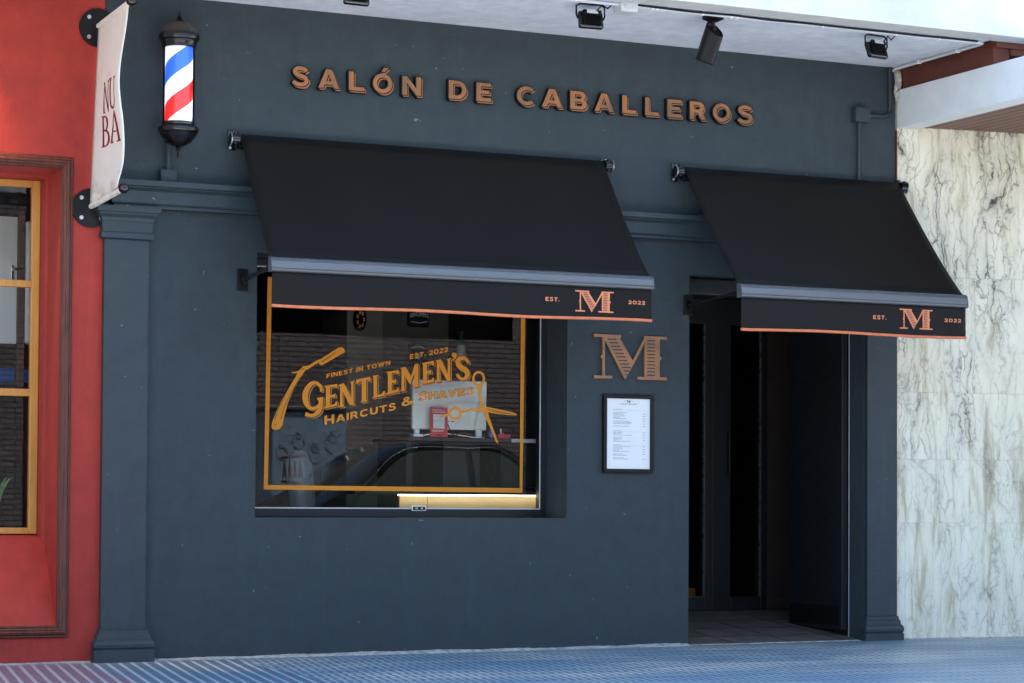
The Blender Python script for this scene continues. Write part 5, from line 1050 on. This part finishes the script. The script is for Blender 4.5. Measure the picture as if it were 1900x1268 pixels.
# white panelled door inside, blue strip, plant in a glass vase
idr = tag(empty('inside_door', (-.35, 1.15, .9)), 'white panelled door with handle seen through the red house window', 'door')
b = MB(); b.box(-.62, -.20, 1.12, 1.16, 1.75, 2.48, .004); b.box(-.16, .0, 1.10, 1.16, 1.75, 2.46, .02); b.build('panel', M['white'], idr)
b = MB(); b.box(-.20, -.16, 1.10, 1.17, 1.5, 2.5, .003); b.build('door_stile', M['brownwood'], idr)
b = MB(); b.box(-.238, -.222, 1.105, 1.119, 2.09, 2.20, .003); b.cyl((-.23, 1.105, 2.175), (-.23, 1.07, 2.175), .007); b.cyl((-.23, 1.072, 2.175), (-.175, 1.072, 2.178), .008); b.build('handle', M['chrome'], idr)
b = MB(); b.box(-.125, -.10, 1.07, 1.098, 2.06, 2.26, .008); b.build('pull_bar', M['pillar'], idr)
b = MB(); b.box(-1.2, .08, 1.5, 1.9, 1.55, 1.63, .005); tag(b.build('blue_strip', M['blue']), 'dark blue strip inside the red house window', 'shelf')
pv = tag(empty('plant_vase', (-.44, .58, .68)), 'glass vase with long green leaves inside the lower red house window', 'plant')
b = MB(); b.loft([[(-.46 + r_ * cos(2 * pi * i / 24), .58 + r_ * sin(2 * pi * i / 24), z) for i in range(24)] for r_, z in ((.035, .69), (.05, .72), (.05, .78), (.03, .83), (.03, .86))], True, False); b.build('vase', M['clearglass'], pv, True)
b = MB()
for q in range(9):
    a = random.uniform(-.9, .9); ln = random.uniform(.18, .40); w0 = .013; base_ = Vector((-.44, .56, .80)); pr = []
    for i in range(7):
        t = i / 6; p = base_ + Vector((sin(a) * ln * t * 1.0, -.05 * t * cos(q), .30 * sin(t * 1.9) * ln / .3 * .7)); pr.append((p + Vector((-w0 * (1 - t) * cos(a) , .003, w0 * (1 - t) * sin(a))), p + Vector((w0 * (1 - t) * cos(a) + .0006, 0, -w0 * (1 - t) * sin(a)))))
    for u, v in zip(pr, pr[1:]): b.face([u[0], u[1], v[1], v[0]])
b.build('leaf', M['leaf'], pv, True)
# plinth the plant stands on
b = MB(); b.box(-1.2, -.25, .45, .75, .60, .689, .004); tag(b.build('window_ledge', M['dark']), 'dark inner window ledge carrying the plant vase', 'ledge')
# wall lamp of the red house, just above its window
wl = tag(empty('wall_lamp', (-.88, -.1, 3.58)), 'small black ceiling spot lamp washing the red wall with warm light', 'lamp')
b = MB(); b.cyl((-.88, -.20, 3.591), (-.88, -.20, 3.57), .04); b.cyl((-.88, -.20, 3.57), (-.88, -.185, 3.47), .03, .038); b.build('housing', M['black'], wl, True)
b = MB(); b.cyl((-.88, -.185, 3.4695), (-.88, -.1845, 3.467), .03); b.build('bulb', emis('warm_lamp_bulb', (1, .6, .25), 8), wl)
lp = bpy.data.lights.new('warm_spot', 'SPOT'); lp.energy = 34; lp.color = (1, .55, .22); lp.spot_size = R(95); lp.spot_blend = 1; lp.shadow_soft_size = .04
lo = bpy.data.objects.new('warm_spot', lp); COL.objects.link(lo); lo.parent = wl; lo.location = Vector((-.88, -.18, 3.455)) - Vector((-.88, -.1, 3.58)); lo.rotation_euler = (R(8), R(6), 0)

# ------------------------------------------------------------------ across the street (seen as reflections in the glass)
fb_ = tag(empty('brick_building', (6, -14.2, 0)), 'brown brick building across the street mirrored in the shop window', 'building')
b = MB(); b.box(-16, 34, -14.5, -14.05, -.2, 4.4); b.build('brick_wall', M['brick'], fb_)
b = MB(); b.box(-16, 34, -14.52, -13.98, 4.401, 4.55, .01); b.build('coping', M['kerb'], fb_)
cb = tag(empty('utility_cabinet', (5.45, -11.2, -.05)), 'pale blue utility cabinet covered in graffiti mirrored in the shop window', 'utility cabinet')
b = MB(); b.box(4.99, 5.84, -11.5, -11.0, -.05, 1.83, .02); b.build('cabinet_body', M['grey_cab'], cb)
b = MB(); b.box(4.94, 5.89, -11.55, -10.96, 1.831, 1.88, .015); b.build('cabinet_roof', M['alu'], cb)
b = MB()
def scrib(pts, r_): b.tube([(x, -10.996 - (0), z) for x, z in pts], r_, 6)
for q in range(4):
    x = 5.66 - q * .19; z = 1.60 - .13 * (q % 2); p = []
    for i in range(17): p.append((x + (.018 + .004 * i) * cos(i * .7 + q), z + (.016 + .005 * i) * sin(i * .7 + q) - .008 * i))
    scrib(p, .0035)
# tag letters, they read reversed in the mirror
X_ = 5.10
scrib([(X_ + .34, .62), (X_ + .33, .98)], .014); scrib([(X_ + .22, .62), (X_ + .23, .98)], .014); scrib([(X_ + .34, .80), (X_ + .22, .81)], .012)
scrib([(X_ + .46, .60), (X_ + .52, .97), (X_ + .60, .60)], .014); scrib([(X_ + .48, .75), (X_ + .58, .75)], .012)
scrib([(X_ + .78, .95), (X_ + .70, .98), (X_ + .66, .88), (X_ + .76, .78), (X_ + .75, .65), (X_ + .66, .62)], .014)
b.build('graffiti', M['ink'], cb)
b = MB()
for i in range(4): scrib([(5.12 + i * .06, 1.12), (5.13 + i * .06, 1.30), (5.15 + i * .06, 1.13)], .008)
scrib([(5.09, 1.33), (5.36, 1.36)], .008); scrib([(5.10, 1.08), (5.36, 1.06)], .008)
b.build('graffiti_tag', M['darkred'], cb)

def car(name, lab, cx, cy, paint, flip=1, L=4.3, H=1.42):
    rt_ = tag(empty(name, (cx, cy, -.2)), lab, 'car', 'cars parked across the street')
    X = lambda u: cx + flip * (u - .5) * L
    g0 = -.2
    prof = [(.0, .45), (.01, .68), (.04, .80), (.20, .90), (.30, .95), (.42, 1.30), (.50, H - .02), (.60, H), (.72, H - .03), (.84, 1.22), (.93, 1.0), (.985, .95), (1.0, .70), (.995, .40), (.94, .28), (.06, .28)]
    def smooth_(P_, keep=0):
        o = []
        for i in range(len(P_) - 1):
            p0, p1, p2, p3 = [Vector(P_[max(0, min(len(P_) - 1, i + d_))]) for d_ in (-1, 0, 1, 2)]
            for k_ in range(4):
                t_ = k_ / 4; o.append(tuple(.5 * (2 * p1 + (p2 - p0) * t_ + (2 * p0 - 5 * p1 + 4 * p2 - p3) * t_ * t_ + (3 * p1 - p0 - 3 * p2 + p3) * t_ ** 3)))
        return o + [tuple(P_[-1])]
    prof = prof[:2] + smooth_(prof[2:12]) + prof[12:]
    def half(z): return .86 if z < .95 else .86 - (z - .95) / (H - .95) * .24
    b = MB()
    rings = []
    for s in (-1, -.94, .94, 1):
        k_ = .985 if abs(s) == 1 else 1.0
        rings.append([(X(.5 + (u - .5) * k_), cy + s * half(z), g0 + .28 + (z - .28) * (k_ if z > .3 else 1)) for u, z in prof])
    b.loft(rings); body = b.build('body', paint, rt_, True, angle=40)
    for s in (-1, 1):
        for wnd in (smooth_([(.345, 1.0), (.435, 1.26), (.515, H - .09), (.575, H - .075)]) + [(.575, 1.0)], [(.59, 1.0)] + smooth_([(.59, H - .075), (.71, H - .10), (.80, 1.19), (.84, 1.02)])):
            b = MB(); pts = [(X(u), cy + s * (half(z) * .987 + .016), g0 + z) for u, z in wnd]; b.loft([pts, [(p[0], p[1] - s * .02, p[2]) for p in pts]]); b.build('side_window', M['cargls'], body)
        b = MB(); b.tube([(X(u), cy + s * (half(z) + .012), g0 + z) for u, z in smooth_([(.33, .985), (.43, 1.29), (.51, H - .055), (.58, H - .045), (.72, H - .065), (.81, 1.22), (.86, 1.02)])], .004, 6); b.build('window_trim', M['alu'], body)
        b = MB(); b.box(X(.37) - .06, X(.37) + .06, cy + s * .90 - .06, cy + s * .90 + .06, g0 + .98, g0 + 1.10, .03); b.build('mirror', paint, rt_)
    for u in (.18, .80):
        for s in (-1, 1):
            b = MB(); b.cyl((X(u), cy + s * .70, g0 + .32), (X(u), cy + s * .88, g0 + .32), .32, n=32); wl_ = b.build('wheel', M['tyre'], rt_, True)
            b = MB(); b.cyl((X(u), cy + s * .875, g0 + .32), (X(u), cy + s * .889, g0 + .32), .21, .19, 24); b.build('rim', M['alu'], wl_, True)
    for s in (-1, 1):
        b = MB(); b.box(min(X(.0), X(.03)) - .012, max(X(.0), X(.03)), cy + s * .62 - .16, cy + s * .62 + .16, g0 + .66, g0 + .78, .02); b.build('headlight', M['chrome'], rt_)
    b = MB(); pts = [(X(.305), .965), (X(.418), 1.30)]
    b.face([(pts[0][0], cy - .74, g0 + .975), (pts[0][0], cy + .74, g0 + .975), (pts[1][0], cy + .60, g0 + 1.31), (pts[1][0], cy - .60, g0 + 1.31)]); b.build('windscreen', M['cargls'], rt_)
car('parked_car', 'black saloon car parked in the street, mirrored in the shop window', 5.85, -7.6, M['carblack'], -1, 4.6, 1.60)
car('parked_car', 'blue car parked behind the black one, mirrored at the window edge', 8.85, -9.3, M['blue'], -1, 4.1, 1.45)
